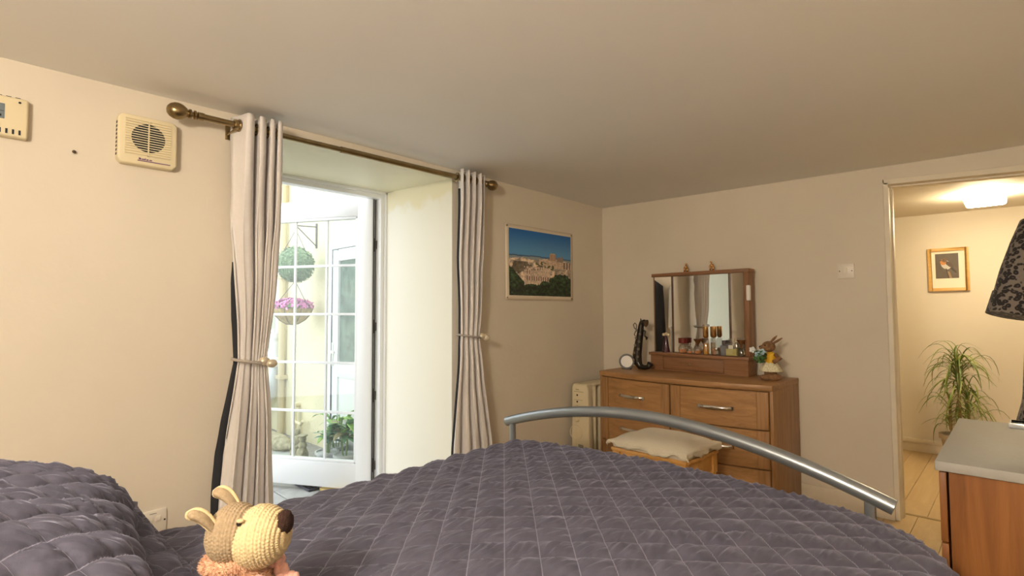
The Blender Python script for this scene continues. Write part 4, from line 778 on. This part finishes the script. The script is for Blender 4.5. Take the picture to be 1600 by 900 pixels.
pillow('lower quilted grey pillow half hidden under the plump one', (-1.52, .045, .668), .36, .33, .075, math.radians(2), math.radians(-3), 31)
pillow('plump quilted grey pillow resting on top at the bed head', (-1.42, -.045, .797), .40, .36, .115, math.radians(-6), math.radians(-16), 17)
# ================================================================== TOY DOG
t = thing('knitted_toy_dog', 'knitted beige toy dog in a fluffy pink robe sitting on the bed', 'soft toy', (-1.085, .385, .60), math.radians(44))
K1 = mat('knit_cream', (.66, .52, .30), .95, var=.12, vscale=120, bump=.3, bscale=500); K2 = mat('knit_taupe', (.36, .27, .17), .95, var=.15, vscale=120, bump=.3, bscale=500)
FLF = mat('apricot_fluff', (.72, .43, .28), 1.0, var=.15, vscale=60, sheen=.4); PNK = mat('pink_chenille', (.80, .44, .36), 1.0, var=.15, vscale=80, sheen=.3); BRN = mat('brown_wool', (.045, .018, .012), 1.0, var=.4, vscale=200, bump=.6, bscale=400)
def knit_ball(c, r, nu, nv, rows, amp, shape=None, axis='x'):
    g = G(); vs = []; 
    for j in range(nv + 1):
        ph = PI * j / nv
        for k in range(nu):
            a = 2 * PI * k / nu; d = Vector((-math.cos(ph), math.sin(ph) * math.cos(a), math.sin(ph) * math.sin(a)))
            q = shape(d) if shape else 1.0
            x = d.x * r[0]; rib = abs(math.sin(PI * x / rows)); st = .5 + .5 * math.sin(a * 46 + (int(math.floor(x / rows)) % 2) * PI * .7 + 2.4 * (rib - .5))
            q += amp * (rib ** .7) * (.55 + .45 * st) / max(r)
            vs.append((c[0] + d.x * r[0] * q, c[1] + d.y * r[1] * q, c[2] + d.z * r[2] * q))
    fs = [(j * nu + k, j * nu + (k + 1) % nu, (j + 1) * nu + (k + 1) % nu, (j + 1) * nu + k) for j in range(nv) for k in range(nu)]
    return g.add(vs, fs)
# local x = way the dog faces
HZ = .234
g = knit_ball((-.030, 0, HZ), (.056, .060, .064), 220, 90, .0072, .0048, lambda d: 1 + .03 * d.x * d.z); obj('head', g, K2, t, smooth=True)
g = knit_ball((.030, 0, HZ - .006), (.066, .0625, .066), 220, 100, .0072, .0048, lambda d: 1 + .05 * d.x * d.z - .03 * max(0, d.x) - .06 * max(0, -d.x) * max(0, d.z)); obj('muzzle', g, K1, t, smooth=True)
g = G(); g.ball((.084, 0, HZ + .024), (.019, .028, .027), 40, 28, lambda d: 1 + .10 * mnoise.noise(Vector(d) * 7) + .05 * mnoise.noise(Vector(d) * 18)); obj('nose', g, BRN, t, smooth=True)
for s in (-1, 1):
    g = G(); g.ball((.004, s * .046, HZ + .040), .0058, 12, 10); obj('eye', g, mat('bead_black', (.02, .012, .01), .15), t, smooth=True)
    g = G(); g.ball((.007, s * .046, HZ + .046), (.009, .006, .0045), 14, 8); obj('eyelid', g, K1, t, smooth=True)
for a, b in (((-.052, -.038, HZ + .022), (-.104, -.056, HZ + .066)), ((-.036, .024, HZ + .050), (-.092, .026, HZ + .086))):
    g = G(); p0, p1 = Vector(a), Vector(b); n_ = 26
    pts = [p0.lerp(p1, k / n_) + Vector((0, 0, .012 * math.sin(PI * k / n_))) for k in range(n_ + 1)]
    rs = [(.014 + .007 * math.sin(PI * min(1, (k / n_) * .8))) * (1 if k < n_ - 7 else max(.05, 1 - ((k - n_ + 7) / 7.0) ** 2.4) ** .5) * (1 + .05 * (k % 2)) for k in range(n_ + 1)]
    g.tube(pts, rs, 26, .55); obj('ear', g, K2, t, smooth=True)
    dr_ = (p1 - p0).normalized(); side = dr_.cross(Vector((0, 1, 0))).normalized(); side = side if side.z > 0 else -side
    out = [p + side * r_ * .62 for p, r_ in zip(pts, rs)] + [pts[-1] + dr_ * .001] + [p - side * r_ * .62 for p, r_ in list(zip(pts, rs))[::-1]]
    g2 = G(); g2.tube([q + Vector((0, 0, 0)) for q in out[1:-1]], .0042, 8); obj('ear_edge', g2, K1, t, smooth=True)
t.scale = (.84, .84, .84)
def fuzz(n, c, r, L, seed, zmax=1):
    q = np.random.default_rng(seed); g = G(); V_ = []; F_ = []
    for i in range(n):
        d = q.normal(size=3); d /= np.linalg.norm(d); p = np.array(c) + d * np.array(r); tt = q.normal(size=3) * .6 + d; tt /= np.linalg.norm(tt); s = np.cross(tt, d + .01); s /= np.linalg.norm(s) + 1e-9; w = .0012
        k = len(V_); V_ += [tuple(p - s * w), tuple(p + s * w), tuple(p + tt * L * q.uniform(.5, 1.2))]; F_.append((k, k + 1, k + 2))
    g.add(V_, F_); return g
body_fn = lambda d: 1 + .05 * mnoise.noise(Vector(d) * 5) + .03 * mnoise.noise(Vector(d) * 14)
g = G(); g.ball((-.022, 0, .095), (.078, .074, .094), 60, 40, body_fn); obj('robe', g, FLF, t, smooth=True)
o = obj('robe_fluff', fuzz(9000, (-.022, 0, .095), (.079, .075, .095), .009, 5), FLF, t, smooth=False); o['kind'] = 'stuff'
g = G(); g.ball((-.032, 0, .174), (.064, .062, .024), 50, 24, body_fn); obj('robe_collar', g, FLF, t, smooth=True)
o = obj('collar_fluff', fuzz(4500, (-.032, 0, .174), (.065, .063, .025), .008, 6), FLF, t, smooth=False); o['kind'] = 'stuff'
for s in (-1, 1):
    g = G(); q = np.random.default_rng(8 + s)
    for k in range(26): f_ = k / 25; c = np.array((.045 + .042 * f_, s * (.045 - .012 * f_), .150 - .035 * f_)) + q.normal(size=3) * .006; g.ball(c, .0125, 12, 8, lambda d: 1 + .15 * mnoise.noise(Vector(d) * 4 + Vector((k, 0, 0))))
    obj('robe_trim', g, PNK, t, smooth=True)
for s in (-1, 1):
    g = G(); g.tube([(.03, s * .045, .03), (.10, s * .06, .018), (.125, s * .062, .022)], [.026, .024, .018], 18); obj('leg', g, K1, t, smooth=True)
# ================================================================== CHEST BY THE DOOR
t = thing('chest_of_drawers', 'orange brown chest of drawers with a grey top by the doorway', 'chest', (-.212, 2.122, 0)); cw, cl, ch = .46, .906, .75
g = G(); g.box(0, cw, 0, cl, ch - .030, ch); obj('top', g, GREYTOP, t, bevel=.003)
g = G(); g.box(.032, cw, .014, .034, .0, ch - .030); obj('side_panel', g, W_C, t, bevel=.0015, seg=1)
g = G(); g.box(.032, cw, cl - .034, cl - .014, .0, ch - .030); obj('side_panel', g, W_C, t, bevel=.0015, seg=1)
g = G(); g.box(.034, cw - .01, .03, cl - .03, .02, ch - .03); obj('carcass', g, W_C, t)
for k in range(3):
    z0 = .06 + k * .22; g = G(); g.box(.008, .026, .016, cl - .016, z0, z0 + .214); dr = obj('drawer', g, W_C, t, bevel=.002); g = G(); g.tube([(.008, cl / 2 - .08, z0 + .11), (-.014, cl / 2 - .07, z0 + .11), (-.014, cl / 2 + .07, z0 + .11), (.008, cl / 2 + .08, z0 + .11)], .006, 8); obj('handle', g, CHROME, dr)
g = G(); g.box(.04, cw - .02, .02, cl - .02, 0, .06); obj('plinth', g, W_C, t)
t = thing('trinket_box', 'low clear edged trinket box on the grey chest top', 'box', (.02, 2.965, .75))
g = G(); rectframe(g, -.07, .07, -.045, .045, .006, 0, 1); g = G(); g.box(-.07, .07, -.05, -.044, 0, .018); g.box(-.07, .07, .044, .05, 0, .018); g.box(-.07, -.064, -.044, .044, 0, .018); g.box(.064, .07, -.044, .044, 0, .018); obj('rim', g, mat('white_metal', (.80, .83, .86), .2, .5), t, bevel=.001)
g = G(); g.box(-.064, .064, -.044, .044, 0, .012); obj('tray', g, mat('crystal_grey', (.30, .33, .36), .1, .4, var=.5, vscale=90), t)
# ================================================================== LEOPARD ROBE
def leopard():
    m = bpy.data.materials.new('leopard_cloth'); m.use_nodes = True; nt = m.node_tree; b = nt.nodes['Principled BSDF']; b.inputs['Roughness'].default_value = .85; b.inputs['Sheen Weight'].default_value = .2
    tc = nt.nodes.new('ShaderNodeTexCoord'); n = nt.nodes.new('ShaderNodeTexNoise'); n.inputs['Scale'].default_value = 16; nt.links.new(tc.outputs['Object'], n.inputs['Vector'])
    ad = nt.nodes.new('ShaderNodeVectorMath'); ad.operation = 'MULTIPLY_ADD'; ad.inputs[1].default_value = (.03, .03, .03); nt.links.new(n.outputs['Color'], ad.inputs[0]); nt.links.new(tc.outputs['Object'], ad.inputs[2])
    v = nt.nodes.new('ShaderNodeTexVoronoi'); v.inputs['Scale'].default_value = 56; nt.links.new(ad.outputs[0], v.inputs['Vector'])
    n3 = nt.nodes.new('ShaderNodeTexNoise'); n3.inputs['Scale'].default_value = 55; nt.links.new(tc.outputs['Object'], n3.inputs['Vector'])
    ma = nt.nodes.new('ShaderNodeMath'); ma.operation = 'MULTIPLY_ADD'; ma.inputs[1].default_value = .30; nt.links.new(n3.outputs['Fac'], ma.inputs[0]); nt.links.new(v.outputs['Distance'], ma.inputs[2])
    r = nt.nodes.new('ShaderNodeValToRGB'); e = r.color_ramp.elements; r.color_ramp.interpolation = 'LINEAR'; e[0].position = .30; e[0].color = (.07, .055, .05, 1); e[1].position = .82; e[1].color = (.19, .16, .135, 1)
    for p, c in ((.36, (.010, .009, .010)), (.67, (.012, .010, .012)), (.73, (.17, .14, .12))): x = r.color_ramp.elements.new(p); x.color = (*c, 1)
    nt.links.new(ma.outputs[0], r.inputs[0]); nt.links.new(r.outputs[0], b.inputs['Base Color']); return m
LEO = leopard()
t = thing('dressing_gown', 'leopard print dressing gown hanging by the hall doorway', 'dressing gown', (.082, 3.34, 0))
zs = np.linspace(.28, 1.72, 60); th = np.linspace(0, 2 * PI, 73); TH, ZZ = np.meshgrid(th, zs, indexing='ij')
wy = np.interp(ZZ, [.28, .7, 1.15, 1.5, 1.66, 1.72], [.27, .25, .22, .20, .12, .04]); wx = np.interp(ZZ, [.28, .7, .8, 1.15, 1.5, 1.72], [.10, .098, .078, .058, .05, .02])
k_ = 1 + .13 * np.sin(9 * TH + 2 * ZZ) * np.clip((1.6 - ZZ), 0, 1)
Xr = wx * np.cos(TH) * k_ - .012 - .02 * np.clip(.85 - ZZ, 0, .4); Yr = wy * np.sin(TH) * k_
Xr = np.minimum(Xr, .045)
g = G(); g.grid(np.stack([Xr, Yr, ZZ], -1)); obj('gown_body', g, LEO, t, smooth=True, solid=.004)
sl = [(-.03, -.13, 1.60), (-.055, -.17, 1.50), (-.085, -.20, 1.38), (-.105, -.22, 1.27)]
g = G(); g.tube(sl, [.045, .055, .062, .068], 24); obj('sleeve', g, LEO, t, smooth=None)
g = G(); g.tube([(-.098, -.215, 1.29), (-.118, -.232, 1.195)], [.074, .080], 24); obj('cuff', g, LEO, t, smooth=None)
g = G(); g.tube([(-.0, .15, 1.6), (-.03, .19, 1.4), (-.04, .2, 1.2)], [.045, .055, .065], 20); obj('sleeve', g, LEO, t, smooth=None)
g = G(); g.tube([(.05, 0, 1.76), (.0, 0, 1.76), (-.02, 0, 1.74), (-.01, 0, 1.715)], .005, 8); obj('hanging_loop', g, DARK, t)
# ================================================================== HALL CONTENTS
t = thing('ceiling_light', 'lit rectangular bulkhead light on the hallway ceiling', 'ceiling light', (-.155, 4.96, 2.046))
g = G(); g.box(-.105, .105, -.10, .10, -.022, .02); obj('base_plate', g, WHITE_P, t, bevel=.004)
g = G(); g.prism([(-.10, -.02), (.10, -.02), (.112, -.035), (.108, -.068), (.095, -.078), (-.095, -.078), (-.108, -.068), (-.112, -.035)], -.112, .112, 'y'); obj('diffuser', g, mat('lit_diffuser', (.9, .85, .7), .4, emit=(1.0, .82, .52), estr=75.0), t, bevel=.006)
for k in range(9): g = G(); g.box(-.10 + k * .0245, -.094 + k * .0245, -.1145, -.111, -.07, -.03); obj('diffuser_rib', g, MATS['lit_diffuser'], t)
t = thing('framed_bird_picture', 'small wood framed picture of a robin on the hallway wall', 'picture', (-.43, HY, 1.568))
g = G(); rectframe(g, -.135, .135, -.182, .182, .026, -.022, .004); obj('frame', g, FRAMEW, t, bevel=.002)
g = G(); g.box(-.112, .112, -.010, .003, -.158, .158); obj('mount', g, mat('mount_card', (.84, .78, .64), .8), t)
def bird(nu, nv):
    u, v = np.meshgrid(np.linspace(0, 1, nu), np.linspace(0, 1, nv), indexing='ij'); c = lin((92, 82, 72)) * (.85 + .35 * vnoise(u, v, 5, 4)[..., None]) + np.zeros((nu, nv, 3))
    def put(mask, k): nonlocal c; mask = mask[..., None]; c = c * (1 - mask) + lin(k) * mask
    rot = lambda cx, cy, a: ((u - cx) * math.cos(a) + (v - cy) * math.sin(a), -(u - cx) * math.sin(a) + (v - cy) * math.cos(a))
    x, y = rot(.70, .40, -.75); put(1. * ((x / .28) ** 2 + (y / .05) ** 2 < 1), (58, 50, 46))
    x, y = rot(.46, .55, -.5); put(1. * ((x / .23) ** 2 + (y / .17) ** 2 < 1), (196, 190, 182)); x, y = rot(.60, .56, -.6); put(1. * ((x / .22) ** 2 + (y / .08) ** 2 < 1), (84, 70, 60))
    put(1. * (((u - .34) / .13) ** 2 + ((v - .66) / .12) ** 2 < 1), (196, 128, 62)); put(1. * (((u - .40) / .11) ** 2 + ((v - .74) / .09) ** 2 < 1), (110, 88, 66)); put(1. * (((u - .37) / .02) ** 2 + ((v - .75) / .015) ** 2 < 1), (15, 12, 10)); put(1. * ((np.abs(v - .72) < .012) & (u > .20) & (u < .30)), (40, 32, 26))
    put(1. * ((np.abs(u - .46 - .25 * (.4 - v)) < .018) & (v < .40)), (60, 48, 38)); put(1. * ((np.abs(u - .55 - .35 * (.3 - v)) < .05) & (v < .28)), (150, 120, 92)); return c
u, v = np.meshgrid(np.linspace(-.084, .068, 70), np.linspace(-.075, .135, 90), indexing='ij'); print_obj('bird_print', np.stack([u, np.full_like(u, -.0115), v], -1), bird(70, 90), t, attr_mat('bird_print', .5))
# plant
t = thing('dragon_tree_plant', 'arching long leaved house plant in a pot in the hallway', 'plant', (-.375, 5.46, 0))
g = G(); pot(g, .13, .24); obj('pot', g, mat('pot_taupe', (.42, .34, .24), .6), t); g = G(); g.lathe([(.001, .2), (.115, .205)], 20); obj('soil', g, mat('soil', (.05, .035, .02), 1), t)
for a, b, h in ((0, 0, .78), (.05, .03, .52), (-.06, .02, .46)): g = G(); g.tube([(a * .4, b * .4, .2), (a, b, h * .6), (a, b, h)], .011, 8); obj('stem', g, mat('cane', (.30, .22, .10), .8), t)
LG = [mat('blade_a', (.20, .26, .05), .45), mat('blade_b', (.30, .36, .09), .45), mat('blade_c', (.13, .19, .04), .45)]
r = random.Random(4); protos = []
for k in range(6):
    L = .30 + .03 * k; rows_ = []; n_ = 9; up = .05 + .05 * k; dr_ = .30 + .06 * k
    for i in range(n_ + 1):
        s = i / n_; w = .016 * (math.sin(PI * min(.97, s * .9 + .1))) ** .7; xx = L * (s - .22 * s ** 3); zz = up * s * 2 - dr_ * s ** 2.2; rows_.append([(xx, -w / 2, zz), (xx, 0, zz - .003), (xx, w / 2, zz)])
    g = G(); g.grid(np.array(rows_)); protos.append(obj('leaf', g, LG[k % 3], t, smooth=True))
for k in range(150):
    o = protos[k] if k < 6 else inst(protos[k % 6], t)
    st_ = r.choice(((0, 0, .78), (0, 0, .78), (.05, .03, .52), (-.06, .02, .46))); z = st_[2] - abs(r.gauss(0, .14)); o.location = (st_[0], st_[1], max(.25, z + .02)); q = r.uniform(.6, .98); o.rotation_euler = (r.uniform(-.2, .2), r.uniform(-.75, .25), r.uniform(0, 6.28)); o.scale = (q * .82, q, q)
# ================================================================== things behind the camera, seen in the mirror
def hung(name, label, x, w, z0, z1, col, cat):
    th = np.linspace(0, 2 * PI, 49); zs = np.linspace(z0, z1, 24); TH, ZZ = np.meshgrid(th, zs, indexing='ij'); wx = np.interp(ZZ, [z0, z1 - .12, z1], [w, w * .9, .04]); k_ = 1 + .1 * np.sin(8 * TH + ZZ * 3)
    g = G(); g.grid(np.stack([x + wx * np.cos(TH) * k_, RY0 + .11 + np.minimum(.09, wx) * np.sin(TH) * k_, ZZ], -1)); tag(obj(name, g, mat('cloth_' + name, col, .9), smooth=True, solid=.004), label, cat)
hung('black_coat', 'long black coat hanging on the wall behind the bed, seen in the mirror', -2.2, .22, .35, 1.75, (.012, .012, .016), 'coat')
hung('white_shirt', 'white shirt hanging on the wall behind the bed, seen in the mirror', -1.78, .14, .95, 1.7, (.7, .7, .72), 'shirt')
hung('dark_jacket', 'dark jacket hanging beside the white shirt, seen in the mirror', -1.45, .18, .7, 1.75, (.015, .015, .02), 'jacket')
